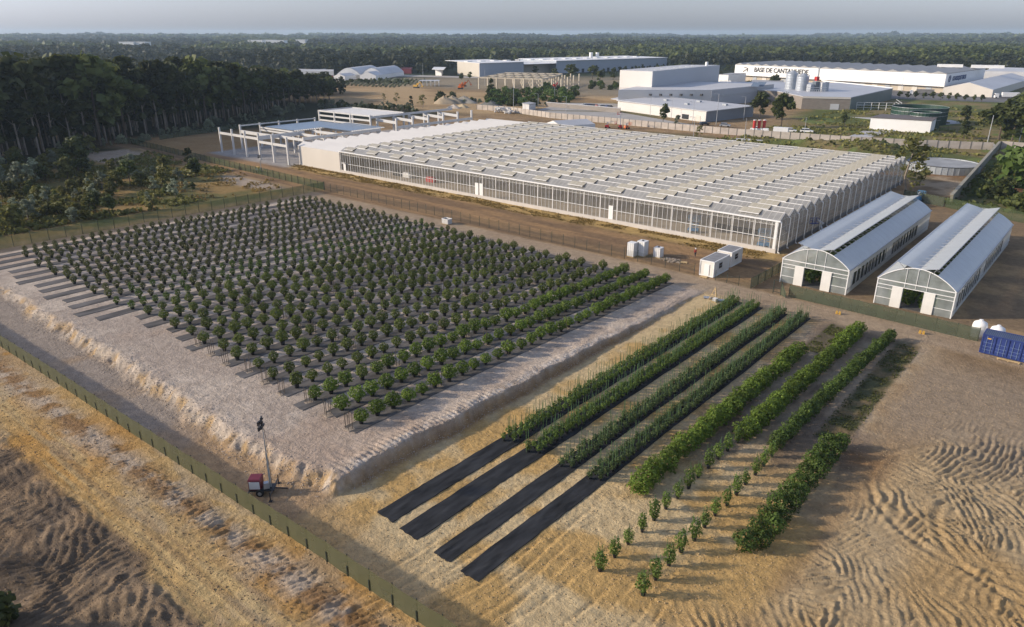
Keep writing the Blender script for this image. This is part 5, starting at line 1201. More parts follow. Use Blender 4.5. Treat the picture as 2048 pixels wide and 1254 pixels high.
def grey_works():
    A = at(1602, 218); B = at(1698, 220.5); Cc = at(1781, 199); D = at(1640, 190)
    t = wthing('grey_works', 'low brown and green-grey industrial building with a large pale flat roof', 'factory', (A[0], A[1], 0))
    bw = mat('brown_block_wall', (.22, .19, .16), .8, .5, .15, streak=(1, 1, 6)); gw = mat('grey_green_wall', (.10, .13, .125), .5, .2, .1)
    E_ = at(1434, 190); 
    b = MB(); b.prism([A, B, Cc, at(1700, 186), at(1434, 183), at(1440, 199), at(1550, 205)], -.3, 6.6); b.build('wall', bw, t)
    b = MB(); b.slab([(p[0], p[1], 6.95) for p in [A, B, Cc, at(1700, 186), at(1434, 183), at(1440, 199), at(1550, 205)]], .35); b.build('roof', mat('pale_roof', (.42, .43, .45), .5, .05, .08), t)
    face_panel(t, 'side_face', B, Cc, 0, 1, 0, 6.5, gw, .2)
    face_panel(t, 'roller_door', A, B, .60, .78, .1, 3.2, GREYRL); face_panel(t, 'fascia', A, B, 0, 1, 5.9, 6.9, CREAM, .25); face_panel(t, 'roof_edge', Cc, at(1640, 181), 0, 1, 6.6, 7.4, WHITE, .3)
    # steel pipe frame beside it
    f = wthing('pipe_frame', 'pale steel pipe frame standing in front of the low grey works', 'frame', (*B, 0)); p0 = at(1712, 219.5); p1 = at(1801, 221); p2 = at(1790, 213)
    b = MB()
    for k in range(7): q = lerp(p0, p1, k/6); b.bar((*q, 0), (*q, 4.0), .22)
    for z in (4.0, 2.6, 1.2): b.bar((*p0, z), (*p1, z), .16); b.bar((*p1, z), (*p2, z), .16)
    b.build('rails', WMETAL, f)
grey_works()
def silo(label, px, py, r, h):
    x, y = at(px, py); t = wthing('silo', label, 'silo', (x, y, 0), 'grain silos behind the factory'); b = MB()
    prof = [(r, 3.0)]+[(r*(1+.015*(k % 2)), 3.0+(h-5)*k/16) for k in range(1, 17)]+[(r*.15, h), (0, h)]; b.lathe((x, y, 0), [(.5, .8)]+prof, 24); b.build('silo_body', mat('silo_steel', (.40, .43, .46), .45, .8, .1, metal=.3), t)
    b = MB(); 
    for k in range(8): a = k*math.pi/4; b.bar((x+r*math.cos(a), y+r*math.sin(a), 0), (x+r*math.cos(a), y+r*math.sin(a), 4), .3)
    b.build('support_legs', METAL, t); b = MB()
    for k in range(24): a = k*math.pi/12; c = a+math.pi/12; b.bar((x+(r+.2)*math.cos(a), y+(r+.2)*math.sin(a), h-1), (x+(r+.2)*math.cos(c), y+(r+.2)*math.sin(c), h-1), .12); b.bar((x+(r+.1)*math.cos(a), y+(r+.1)*math.sin(a), h-2), (x+(r+.2)*math.cos(a), y+(r+.2)*math.sin(a), h-1), .1)
    b.build('top_railing', METAL, t); b = MB(); b.bar((x-r-.2, y-.3, 0), (x-r-.2, y-.3, h-1), .3, .5); b.build('ladder', METAL, t)
silo('left of the two tall steel silos in front of the long white warehouse', 1578.5, 201, 3.4, 18.2)
silo('right of the two tall steel silos, slightly nearer and lower', 1600, 204, 3.4, 17.0)
def plant_room():
    A = at(1612, 207); t = wthing('process_plant', 'cluster of grey filter boxes and white pipes on legs beside the silos', 'machinery', (*A, 0))
    for k, (px, w_, h0, h1, m) in enumerate(((1617, 3.5, 5, 11.0, GREYB), (1627, 3, 4, 12.5, mat('dark_steel', (.10, .12, .14), .5, 1, .1)), (1637, 5, 5, 12.0, GREYRL), (1645, 3, 2, 12.3, GREYB))):
        x, y = at(px, 206); b = MB(); b.box((x, y, (h0+h1)/2), (w_, 3.2, h1-h0), -.5); b.build('filter_box', m, t)
    b = MB()
    for k in range(9): x, y = at(1612+k*4.2, 207); b.bar((x, y, 0), (x, y, 8), .25)
    for z in (8, 9.2, 6.9): b.bar((*at(1610, 207), z), (*at(1649, 207), z), .25)
    b.build('pipe_rack', WMETAL, t); b = MB(); b.box((*at(1627, 205), 14.0), (2.2, 2.0, 2.4), -.5); b.build('red_hopper', RED, t)
plant_room()
def base_warehouse():
    A = at(1472, 160); B = at(1889.5, 187); Bx = at(1663.6, 171)
    Cc = at(1963.5, 171.5); dx, dy = Cc[0]-B[0], Cc[1]-B[1]
    t = wthing('distribution_warehouse', 'very long white warehouse with a grey ribbed roof and black lettering on its front', 'warehouse', (*A, 0))
    lo = mat('beige_base_wall', (.42, .36, .28), .7, .1, .08)
    Am = at(1430, 150); P = [A, B, (B[0]+dx, B[1]+dy), (A[0]+dx*.8, A[1]+dy*.8)]
    H0, H1 = 4.6, 13.2
    b = MB(); b.prism(P, -.3, H0+.3); b.build('lower_wall', lo, t)
    d = math.hypot(B[0]-A[0], B[1]-A[1]); nx_, ny_ = (B[1]-A[1])/d, -(B[0]-A[0])/d; o_ = 3.0
    U = [(A[0]+nx_*o_, A[1]+ny_*o_), (B[0]+nx_*o_, B[1]+ny_*o_), P[2], P[3]]
    b = MB(); b.prism(U, H0, H1); b.build('upper_wall', WHITE, t)
    mid = lerp(U[0], U[1], .46); mb_ = lerp(U[3], U[2], .46)
    rf = mat('ribbed_grey_roof', (.30, .295, .28), .6, .06, .10)
    for (a, b_, c, e, zz) in ((U[0], mid, mb_, U[3], H1+.5), (mid, U[1], U[2], mb_, H1+.3)):
        bb = MB(); bb.slab([(*a, zz), (*b_, zz), (*c, zz), (*e, zz)], .5)
        n = 9
        for k in range(n):
            p0 = lerp(a, b_, (k+.5)/n); p1 = lerp(e, c, (k+.5)/n); s0 = lerp(a, b_, k/n+.01); s1 = lerp(e, c, k/n+.01); r0 = lerp(a, b_, (k+1)/n-.01); r1 = lerp(e, c, (k+1)/n-.01)
            bb.add([(*s0, zz+.05), (*p0, zz+1.3), (*r0, zz+.05), (*s1, zz+.05), (*p1, zz+1.3), (*r1, zz+.05)], [(0, 1, 4, 3), (1, 2, 5, 4), (0, 2, 1), (3, 4, 5)])
        bb.build('roof', rf, t)
    f2 = lerp(U[0], U[1], .46); b = MB(); b.box((f2[0], f2[1], (H0+H1)/2+.5), (1.0, 1.0, H1-H0+1.6)); b.build('downpipe', GREYB, t)
    for k in range(16): face_panel(t, 'loading_door', A, B, .10+k*.055, .10+k*.055+.022, .2, 3.6, CREAM if k % 3 else GREYB, .25)
    text_part('BASE DE CANTANHEDE', U[0], U[1], .115, 8.2, 5.2, t, BLACK)
    # emblem: three slanted strokes meeting at the right
    L_ = math.hypot(U[1][0]-U[0][0], U[1][1]-U[0][1]); b = MB()
    def pt(u, z): q = lerp(U[0], U[1], u); return (q[0]+nx_*.25, q[1]+ny_*.25, z)
    for (u0, z0, u1, z1) in ((.055, 11.6, .078, 10.8), (.052, 7.8, .078, 10.6), (.078, 10.8, .076, 8.0)): b.bar(pt(u0, z0), pt(u1, z1), .3, .55)
    b.build('emblem', mat('emblem_grey', (.12, .10, .09), .6, 3, .05), t)
    text_part('OS MOSQUETEIROS', U[1], U[2], .16, 8.0, 4.2, t, BLUEL)
    b = MB(); p = lerp(U[1], U[2], .09); s = (U[2][1]-U[1][1], -(U[2][0]-U[1][0])); sn = math.hypot(*s)
    for k in range(12):
        a0 = k*math.pi/6; a1 = (k+1)*math.pi/6; e = lerp(U[1], U[2], .09)
        dd = ((U[2][0]-U[1][0])/sn, (U[2][1]-U[1][1])/sn)
        if k in (2, 3): continue
        b.bar((p[0]+dd[0]*2*math.cos(a0)+s[0]/sn*.3, p[1]+dd[1]*2*math.cos(a0)+s[1]/sn*.3, 9.8+2.3*math.sin(a0)), (p[0]+dd[0]*2*math.cos(a1)+s[0]/sn*.3, p[1]+dd[1]*2*math.cos(a1)+s[1]/sn*.3, 9.8+2.3*math.sin(a1)), .3, .5)
    b.build('emblem', BLUEL, t)
    b = MB()
    for k, (px, py, sx) in enumerate(((1905, 0, 18), (1930, 0, 22))): q = lerp(U[1], U[2], .75); b.box((q[0]-20+k*26, q[1]+5, H1+2.4), (sx, 5, 2.2), .2)
    b.build('roof_plant', WHITE, t)
base_warehouse()
t_, P_ = gable_tent('storage_tent', 'white gabled storage tent with a blue-grey roof at the right end of the white warehouse', at(1884, 190), at(1983, 195), None, 4.8, 8.8, CREAM, GREYRL, Cp=at(2060, 170))
polybld('side_warehouse', 'low pale warehouse wing behind the white tent, at the right edge', 'warehouse', [at(1960, 166), at(2090, 170), at(2100, 160), at(1990, 156)], 9.5, GREYRL, GREYRL)
polybld('curved_hall', 'pale building behind the right end of the long white warehouse', 'warehouse', [at(1975, 150), at(2070, 152), at(2075, 148), at(1985, 147)], 8.5, WHITE, GREYRL)
polybld('tiled_office', 'small grey-roofed building in front of the black lettering of the warehouse', 'building', [at(1495, 176), at(1562, 177), at(1566, 172), at(1505, 171)], 4.0, CREAM, GREYR)
polybld('dock_building', 'white dock building with dark slots between the tall block and the warehouse', 'building', [at(1436, 170), at(1455, 171), at(1490, 167), at(1460, 166)], 8.0, WHITE, GREYR)
def long_grey_warehouse():
    A = at(915, 149); B = at(959, 154); Cc = at(1333, 137.5)
    t = wthing('long_grey_warehouse', 'long warehouse with a shade-grey side and white stepped roof edge against the far woods', 'warehouse', (*A, 0))
    D_ = (A[0]+Cc[0]-B[0], A[1]+Cc[1]-B[1]); gw = mat('shade_blue_wall', (.30, .33, .37), .5, .05, .06)  # blue-grey long side and buff end carry shade and sunlight as colour
    u = lambda a, c: (A[0]+(B[0]-A[0])*a+(Cc[0]-B[0])*c, A[1]+(B[1]-A[1])*a+(Cc[1]-B[1])*c)
    b = MB(); b.prism([u(0, 0), u(1, 0), u(1, .2), u(-.5, .2)], -.3, 12.6); b.build('end_block', mat('sunlit_buff', (.47, .43, .36), .6, .08, .06), t)
    b = MB(); b.prism([u(.3, .2), u(.75, .2), u(.75, .36), u(.3, .36)], -.3, 10.2); b.build('recessed_bay', mat('sunlit_buff', (.47, .43, .36)), t)
    b = MB(); b.prism([u(-.5, .36), u(1, .36), u(1, 1), u(-.5, 1)], -.3, 12.6); b.build('main_block', gw, t)
    face_panel(t, 'side_face', B, u(1, .2), 0, 1, 0, 12.5, gw, .3)  # shade tone laid over the end block's long side
    for (c0, c1, z) in ((0, .2, 12.9), (.2, .36, 10.5), (.36, 1, 12.9)):
        b = MB(); b.slab([(*u(-.6, c0), z), (*u(1.02, c0), z), (*u(1.02, c1), z), (*u(-.6, c1), z)], .35); b.build('roof', mat('bright_roof', (.70, .69, .66), .5, .05, .05), t)
    b = MB()
    for k in range(16):
        p = u(.3, .02+k*.06); b.box((p[0], p[1], 13.2), (5, 8, .7), .1)
    b.build('roof_lights', WHITE, t); 
    for k in (0, 1): b = MB(); p = u(.2, .66+.02*k); b.cyl((p[0]+k*4, p[1], 13), (p[0]+k*4, p[1], 19), 2.0, n=12); b.build('roof_tank', WHITE, t)
    for k in range(8): face_panel(t, 'dock_window', u(1, .36), u(1, 1), .1+k*.11, .12+k*.11, .2, 4, GLASS, .3)
long_grey_warehouse()
def vault_hall(label, pxa, pxb, pyb, h0, h1, depth):
    A = at(pxa, pyb); B = at(pxb, pyb+.5); P = para(A, B, depth); t = wthing('vaulted_hall', label, 'hall', (*A, 0)); n = 12; b = MB(); pr_ = []
    for k in range(n+1): s = k/n; z = h0+(h1-h0)*math.sin(math.pi*s); q0 = lerp(P[0], P[1], s); q1 = lerp(P[3], P[2], s); pr_.append((q0, q1, z))
    b.add([(*P[0], -.2), (*P[1], -.2)]+[(*q[0], q[2]) for q in reversed(pr_)], [tuple(range(n+3))]); b.prism(P, -.3, h0); b.build('wall', WHITE, t)
    b = MB(); vs = []
    for q0, q1, z in pr_: vs += [(*q0, z+.15), (*q1, z+.15)]
    b.add(vs, [(2*k, 2*k+2, 2*k+3, 2*k+1) for k in range(n)]); b.build('curved_roof', GREYRL, t, smooth=True); return t, P
vault_hall('left of two white halls with curved grey roofs beside the young plantation', 674, 722, 157, 3.5, 9.6, 60)
vault_hall('right of two white halls with curved grey roofs, nearest the plantation', 724, 766, 157, 3.5, 9.4, 60)
gable_tent('lean_to', 'small white gabled shed in front of the left curved hall', at(668, 160), at(690, 160.5), 20, 3.4, 5.4, WHITE, GREYRL, cat='shed')
gable_tent('lean_to', 'white gabled shed with a grey door in front of the right curved hall', at(720, 160), at(752, 160.5), 20, 4.0, 7.0, WHITE, GREYRL, cat='shed')
polybld('long_shed', 'long low white shed left of the curved-roof halls', 'shed', [at(598, 150), at(668, 151), at(668, 146), at(598, 146)], 4.0, GREYRL, GREYRL)
polybld('red_shed', 'dark red shed standing beside the road at the edge of the woods', 'shed', [at(799, 147), at(823, 147.5), at(826, 144), at(802, 143.6)], 4.6, DRED, DRED)
polybld('kiosk', 'white kiosk with a wide flat roof left of the long grey warehouse', 'building', [at(871, 151), at(883, 151.6), at(886, 148.5), at(873, 148)], 6.2, WHITE, WHITE, over=.9)
polybld('transformer_hut', 'small grey hut just behind the precast wall, left of the factory', 'hut', [at(1045, 219), at(1058, 221.5), at(1071, 219), at(1058, 216.5)], 3.2, GREYRL, GREYR, over=.1)
polybld('pump_house', 'low white flat-roofed pump house in front of the dark green tanks', 'building', [at(1738, 259), at(1859, 266.5), at(1870, 258), at(1760, 252)], 5.0, mat('bright_white_wall', (.80, .79, .76), .6, .3, .03), mat('brown_fascia', (.13, .11, .10), .7, 1, .1), over=.03)
x, y = at(1834, 246); big_tank('green_tank', 'large open dark green tank behind the white pump house', x, y, 12.0, 7.6, DGREEN, mat('green_inside', (.05, .13, .08), .5, .5, .2), METAL, open_=True)
x, y = at(1846, 256); big_tank('green_tank', 'smaller dark green tank in front of the large one', x, y, 6.2, 7.0, DGREEN, mat('dark_water', (.03, .045, .035), .2, .5, .1), METAL, open_=True, n=28)
for k, px in enumerate((1506.5, 1516, 1526)):
    x, y = at(px, 270); t = wthing('red_silo', '%s of the three slim red and white cylinders behind the precast wall' % ('leftmost', 'middle', 'rightmost')[k], 'silo', (x, y, 0)); b = MB(); b.cyl((x, y, 2.8), (x, y, 6.0), .62, n=16); b.build('red_body', RED, t); b = MB(); b.cyl((x, y, 0), (x, y, 2.8), .6, n=16); b.cyl((x, y, 6.0), (x, y, 6.2), .66, n=16); b.build('white_bands', WHITE, t)
# steel frame hall under construction in the distance
def steel_frame():
    O = at(958, 178); X = at(1122, 183); Yv = at(1010, 166)
    t = wthing('concrete_skeleton', 'distant cream concrete skeleton of columns and beams on bare soil', 'building frame', (*O, 0)); cm = mat('cream_concrete', (.50, .44, .34), .8, .3, .1)
    g = lambda a, c: (O[0]+(X[0]-O[0])*a+(Yv[0]-O[0])*c, O[1]+(X[1]-O[1])*a+(Yv[1]-O[1])*c)
    for i in range(10):
        for j in range(4):
            p = g(i/9, j/3); b = MB(); b.box((*p, 4.1), (.8, .8, 8.6 if i < 8 else 9.5)); b.build('column', cm, t)
    for i in range(8):
        for j in range(3): b = MB(); p = g(i/9, j/3); q = g(i/9, (j+1)/3); b.bar((*p, 8.1), (*q, 8.1), .6, .9); b.build('beam', cm, t)
    for j in range(4): b = MB(); p = g(0, j/3); q = g(7/9, j/3); b.bar((*p, 8.3), (*q, 8.3), .6, .9); b.build('beam', cm, t)
steel_frame()
def site_shed():
    O = at(838, 173); X = at(878, 173); t = wthing('site_canopy', 'long low grey canopy with thin posts on the distant building site', 'canopy', (*O, 0)); b = MB(); Q = para(O, X, 12); b.slab([(*p, 4.4) for p in Q], .35); b.build('roof', GREYRL, t)
    for k in range(6): b = MB(); p = lerp(Q[0], Q[1], k/5); b.box((*p, 2.1), (.3, .3, 4.3)); b.build('post', WHITE, t)
site_shed()
def digger(label, px, py, m, rz):
    x, y = at(px, py); t = thing('excavator', label, 'excavator', (x, y, 0), rz); b = MB(); b.box((0, 1.1, .5), (4, .7, 1)); b.box((0, -1.1, .5), (4, .7, 1)); b.build('tracks', DARKM, t); b = MB(); b.box((-.5, 0, 1.7), (3.6, 2.6, 1.3)); b.build('body', m, t); b = MB(); b.box((.9, .6, 2.9), (1.4, 1.2, 1.5)); b.build('cab', m, t); b = MB(); b.bar((1.2, -.3, 2), (3.6, -.3, 4.8), .6); b.bar((3.6, -.3, 4.8), (5.6, -.3, 2.0), .45); b.box((5.6, -.3, 1.4), (1.1, 1.2, 1.1)); b.build('arm', m, t)
digger('yellow excavator left of the distant site canopy', 833, 176, YELLOW, .3); digger('orange excavator at the right end of the distant site canopy', 921, 178, ORANGE, 2.0); digger('orange excavator just left of the cream concrete skeleton', 928, 173, ORANGE, .7); digger('red excavator in front of the cream concrete skeleton', 1107, 178, RED, 1.2)
# roads and paved yards
sheet('road', [at(1075, 222), at(1235, 224), at(1400, 252), at(1560, 265), at(1600, 274), at(1400, 265), at(1200, 240), at(1080, 229)], PAVE, .08, kind='structure')
sheet('road', [at(1560, 265), at(1600, 274), at(1830, 288), at(1990, 293), at(1990, 288), at(1800, 279)], PAVE, .05, kind='structure')
sheet('path', [at(1676, 281), at(1712, 282), at(1790, 262), at(1742, 256)], CONC, .10, kind='structure')
sheet('yard', [at(1072, 221), at(1236, 222), at(1245, 208), at(1130, 206)], PAVE, .12, kind='structure')
sheet('yard', [at(1640, 193), at(2000, 205), at(2100, 205), at(2080, 195), at(1890, 184), at(1640, 172), at(1560, 176)], ASPHALT, .07, kind='structure')
sheet('road', [at(600, 162), at(800, 153), at(1000, 157), at(1000, 154.5), at(800, 149.5), at(600, 158)], PAVE, .08, kind='structure')
sheet('pavement', [at(1700, 234), at(1860, 252), at(1930, 246), at(1900, 240)], CONC, .05, kind='structure')
polybld('yard_wall', 'low brown concrete wall around the paved yard left of the factory', 'wall', [at(1092, 213), at(1240, 226), at(1241, 225.4), at(1093, 212.5)], 2.2, mat('brown_wall', (.26, .23, .20), .85, .3, .1), CONC)
# vehicles
def car(label, px, py, rz, m=WHITE, pickup=False, group=None, s=1.0):
    x, y = at(px, py); t = thing('pickup_truck' if pickup else 'parked_car', label, 'pickup' if pickup else 'car', (x, y, .12), rz, group); t.scale = (s, s, s)
    b = MB(); b.add([(-2.2, -.88, .35), (2.2, -.88, .35), (2.2, .88, .35), (-2.2, .88, .35), (-2.2, -.88, .85), (2.2, -.84, .80), (2.2, .84, .80), (-2.2, .88, .85), (-1.2, -.88, .95), (1.0, -.88, .95), (1.0, .88, .95), (-1.2, .88, .95)], [(0, 3, 2, 1), (0, 1, 5, 9, 8, 4), (2, 3, 7, 11, 10, 6), (1, 2, 6, 5), (3, 0, 4, 7), (4, 8, 11, 7), (9, 5, 6, 10), (8, 9, 10, 11)]); b.build('body', m, t)
    xa, xb = (-.5, 1.0) if pickup else (-1.9, 1.0); b = MB(); b.box(((xa+xb)/2, 0, 1.2), (xb-xa, 1.55, .52), 0, .8); c = b.build('window_band', GLASS, t); b = MB(); b.box(((xa+xb)/2, 0, 1.48), ((xb-xa)*.8, 1.28, .08)); b.build('car_roof', m, t)
    for sx in (-1.35, 1.35):
        for sy in (-.82, .82): b = MB(); b.cyl((sx, sy-.1, .34), (sx, sy+.1, .34), .34, n=12); b.build('wheel', TYRE, t)
    for sy in (-.6, .6): b = MB(); b.box((2.2, sy, .68), (.06, .3, .14)); b.build('headlight', METAL, t)
car('white pickup behind the precast wall, beneath the red cylinders', 1513, 262, .2, WHITE, True, s=1.2)
car('white car behind the precast wall, right of the white box truck', 1580, 265, .3, WHITE, s=1.2)
car('white car behind the precast wall, rightmost of the row', 1613, 266, .25, WHITE, s=1.2)
car('silver car on the road right of the low factory wing', 1450, 254, .25, METAL, s=1.1)
car('dark car beside the corner of the low factory wing', 1408, 251, 1.0, DARKM, s=1.1)
car('small white car on the waste ground left of the factory', 1153, 180, .4, WHITE)
cm_ = [WHITE, METAL, BLUE, DARKM, RED]
for k in range(9): 
    car('parked %s vehicle, %s from the left in the factory yard' % (['white', 'grey', 'blue', 'black', 'red'][k % 5], ORD[k]), 1168+k*6.5, 212+k*.5, random.uniform(0, 3), cm_[k % 5], k % 4 == 0, 'vehicles in the factory yard', .95)
for k in range(14):
    car('parked %s vehicle, %s from the left on the lot by the curved halls' % (['white', 'grey', 'blue', 'black', 'red'][(k*3) % 5], ORD[k]), 604+k*4.6, 153.5+(k % 3)*1.0, random.uniform(0, 3), cm_[(k*3) % 5], False, 'vehicles on the lot by the curved halls', 1.1)
def truck(label, px, py, rz, box=WHITE, L_=12.0, tarp=False):
    x, y = at(px, py); t = thing('truck', label, 'truck', (x, y, .1), rz); b = MB(); b.box((-L_/2+1.5, 0, 2.45), (L_-3.2, 2.5, 2.7)); b.build('cargo_box', box, t)
    b = MB(); b.box((3.0, 0, 1.75), (2.3, 2.4, 2.5), 0, .93); cb = b.build('cab', WHITE, t); b = MB(); b.box((4.14, 0, 2.25), (.12, 2.0, .9)); sub(b, 'windscreen', GLASS, cb)
    b = MB(); b.box((-L_/2+2.5, 0, .85), (L_, 1.2, .3)); b.build('chassis', DARKM, t)
    for sx in (3.2, -L_+3.2, -L_+4.5, -L_+5.8):
        for sy in (-1.1, 1.1): b = MB(); b.cyl((sx, sy-.16, .5), (sx, sy+.16, .5), .5, n=12); b.build('wheel', TYRE, t)
truck('white box truck parked at the precast wall behind the glasshouse', 1545, 273, 3.35, WHITE, 9.0)
TG = mat('grey_tarpaulin', (.20, .19, .18), .7, .5, .2)
for k, (px, py) in enumerate(((1650, 178), (1712, 182), (1749, 184), (1831, 190))): truck('articulated truck with a grey trailer on the loading yard, %s from the left' % ORD[k], px, py, 3.5, TG, 14)
truck('white truck at the far right beside the storage tent', 2002, 197, 3.6, WHITE, 13); truck('white truck left of the black lettering, by the dock building', 1462, 171, .2, WHITE, 12)
# lamp posts and masts
def pole(label, px, py, h, r=.12, arm=True, m=METAL, name='lamp_post'):
    x, y = at(px, py); t = wthing(name, label, 'lamp post' if arm else 'pole', (x, y, 0)); b = MB(); b.cyl((x, y, 0), (x, y, h), r, r*.6, 8); b.build('pole_shaft', m, t)
    if arm: b = MB(); b.bar((x, y, h), (x-1.2, y-.6, h+.1), .1); b.box((x-1.5, y-.8, h+.1), (.8, .35, .14), .5); b.build('lamp_head', m, t)
for k, (px, py, h, lb) in enumerate(((1432, 251, 14, 'tall lamp post in front of the low factory wing corner'), (1487, 240, 11, 'lamp post right of the factory wing, before the trees'), (1386, 281, 9, 'slim lamp post at the glasshouse far edge, left of the small bush'), (1488, 283, 9, 'wooden pole behind the glasshouse beside the white beams'), (1607, 278, 8.5, 'slim pole at the precast wall between the two white cars'), (1972, 297, 12, 'tall pale pole at the corner of the precast wall'), (1027, 220, 15, 'tall pale mast left of the transformer hut'), (1076, 217, 8, 'thin lamp post right of the transformer hut'), (1109, 205, 9, 'thin lamp post in the scrub left of the yard'), (1132, 224, 8, 'thin lamp post at the left end of the yard wall'), (1300, 232, 9, 'thin lamp post in front of the cream factory, left one'), (1342, 238, 9, 'thin lamp post in front of the cream factory, middle one'), (1385, 248, 10, 'thin lamp post in front of the cream factory, right one'), (1801, 190, 14, 'lamp post on the loading yard of the long warehouse'), (2037, 288, 12, 'lamp post at the right edge above the wall'), (970, 172, 13, 'thin mast at the left of the concrete skeleton'), (760, 160, 12, 'thin mast at the right curved hall'), (846, 152, 12, 'thin mast right of the dark red shed'))):
    pole(lb, px, py, h, .16 if h > 10 else .12, k not in (3, 4, 5, 6, 15, 16, 17))
def white_pile(label, px, py, n, name='block_pile'):
    x, y = at(px, py); t = wthing(name, label, 'pile', (x, y, 0)); b = MB()
    for k in range(n): b.box((x+random.uniform(-6, 6), y+random.uniform(-2, 2), random.uniform(.3, 2.6)), (random.uniform(.8, 2.4), .7, .6), random.uniform(0, 3))
    b.build('blocks', CONCW, t)
white_pile('jumble of pale concrete blocks behind the gap in the precast wall', 1008, 226, 60)
def mound(label, px, py, rx, h, col, k):
    x, y = at(px, py); b = MB(); n = 18; m_ = 8; vs = []
    for j in range(m_+1):
        for i in range(n): a = 2*math.pi*i/n; q = j/m_; rr = (1-q)*(1+.15*math.sin(a*3+k)); vs.append((x+rx*rr*math.cos(a), y+rx*.6*rr*math.sin(a), -.2+h*(q**.8)*(1+.1*math.sin(a*5+j))))
    b.add(vs, [(j*n+i, j*n+(i+1) % n, (j+1)*n+(i+1) % n, (j+1)*n+i) for j in range(m_) for i in range(n)])
    b.build('soil_mound', mat('mound_%d' % k, col, .95, .3, .25, bump=.5), None, smooth=True, label=label, cat='mound')
mound('large tan soil mound, leftmost in the group left of the mast', 888, 207, 9, 4.5, (.34, .27, .18), 0); mound('tan soil mound right of the largest one', 905, 206, 8, 4.5, (.30, .25, .18), 1); mound('grey rubble mound covered in bushes', 928, 205, 10, 4, (.26, .24, .20), 2); mound('small pale heap behind the concrete frame roof', 908, 216, 5, 2.2, (.42, .37, .31), 3); mound('small yellow heap right of the pale heap', 925, 215, 5, 2.2, (.40, .32, .20), 4); mound('dark heap covered by sheeting near the precast wall start', 982, 212, 9, 3.2, (.12, .12, .11), 5)
# far villages glimpsed in the woods
for k, (px, py, w_) in enumerate(((515, 97, 42), (540, 96.5, 36), (556, 97.5, 50), (605, 95, 30), (262, 105, 36), (290, 105, 22))):
    x, y = at(px, py); b = MB(); b.box((x, y, 10), (w_, 20, 22), .5); b.box((x, y, 21.5), (w_+1, 21, 1.2), .5); b.build('distant_building', WHITE, None, label='pale building far off in the woods, %s in the list from the left of the skyline' % ORD[k] if 0 else 'pale building far off in the woods, %s' % ('under the skyline mast, left one', 'under the skyline mast, middle one', 'under the skyline mast, right and longest', 'right of the longest one', 'above the dark wood at the left', 'above the dark wood, small right one')[k], cat='building')

# ================================================================== TREES AND BUSHES
def proj(x, y, z):
    v = np.array([x, y, z-CAMH]); k = v@_f; return CX+F*(v@_r)/k, CY-F*(v@_u)/k
def solve_h(px, pb, pt):
    x, y = at(px, pb); lo, hi = 0.0, 39.0
    for _ in range(40):
        m = (lo+hi)/2
        if proj(x, y, m)[1] > pt: lo = m
        else: hi = m
    return x, y, lo
def crown_pts(h, w, z0, nc, per, spread=1.0, rc=None, cone=False):
    """leaf positions in clumps spread through a crown between z0 and h"""
    Ps = []; Ds = []
    for k in range(nc):
        t = rng.uniform(0, 1)**.8; z = z0+(h-z0)*t
        env = (1-t)**.7+.12 if cone else math.sin(math.pi*min(1, max(0, .12+.86*t)))**.6
        a = rng.uniform(0, 6.28); r = w*env*math.sqrt(rng.uniform(.05, 1))*spread; c = (r*math.cos(a), r*math.sin(a), z); q = (rc or w*.42)*rng.uniform(.65, 1.25)
        P, D = blob_points(per, (q, q, q*.8), c, inner=.35, lump=.3); Ps.append(P); Ds.append(D)
    return np.concatenate(Ps), np.concatenate(Ds)
def tree_proto(name, cat, h, w, z0f, nc, per, leaf, m, bark=BARK, cone=False, trunk=.018, lean=0, limbs=5):
    t = thing(name, '', cat); P, D = crown_pts(h, w, h*z0f, nc, per, cone=cone)
    link(quadmesh('crown', P, leaf*(.6+.8*rng.uniform(size=len(P))), m, up=.5, out=D*.7), 'crown', t)
    b = MB(); r0 = h*trunk; pts = [(0, 0, -.3), (lean*h*.1, 0, h*.35), (lean*h*.05, .02*h, h*.7), (0, 0, h*.93)]; rr = [r0, r0*.75, r0*.45, r0*.12]
    for i in range(3): b.cyl(pts[i], pts[i+1], rr[i], rr[i+1], 7, cap=False)
    for k in range(limbs): a = k*2.3; z = h*(max(.3, z0f)+.09*k); b.cyl((0, 0, z), (w*.6*math.cos(a), w*.6*math.sin(a), z+h*.13), r0*.35, r0*.1, 5, cap=False)
    b.build('trunk', bark, t); return t
def drop(protos):
    for p in protos:
        for ch in list(p.children): bpy.data.objects.remove(ch)
        bpy.data.objects.remove(p)
# unit-height prototypes (10 m tall)
EUC = [tree_proto('eucalyptus_tree', 'tree', 10, 1.6, .24, 15, 46, .38, L_PINE, PBARK, trunk=.012) for _ in range(4)]
DENSE = [tree_proto('broadleaf_tree', 'tree', 10, 2.7, .28, 16, 50, .42, L_TREE) for _ in range(3)]
AIRY = [tree_proto('young_eucalyptus', 'tree', 10, 2.4, .22, 17, 20, .26, L_SCRUB, PBARK, limbs=6, lean=.6) for _ in range(3)]
SILV = [tree_proto('silver_eucalyptus', 'tree', 10, 2.6, .10, 13, 46, .42, L_EUC, PBARK) for _ in range(3)]
OLIV = [tree_proto('scrub_tree', 'tree', 10, 3.2, .06, 14, 46, .48, L_SCRUB, BARK) for _ in range(3)]
CONI = [tree_proto('conifer_tree', 'tree', 10, 2.0, .12, 16, 36, .42, L_PINE, BARK, cone=True) for _ in range(2)]
BUSH = [tree_proto('bush', 'bush', 10, 6.0, .02, 16, 46, .85, L_TREE, BARK, limbs=0) for _ in range(3)]
LBUSH = [tree_proto('bush', 'bush', 10, 6.0, .02, 16, 46, .85, L_LIGHT, BARK, limbs=0) for _ in range(2)]
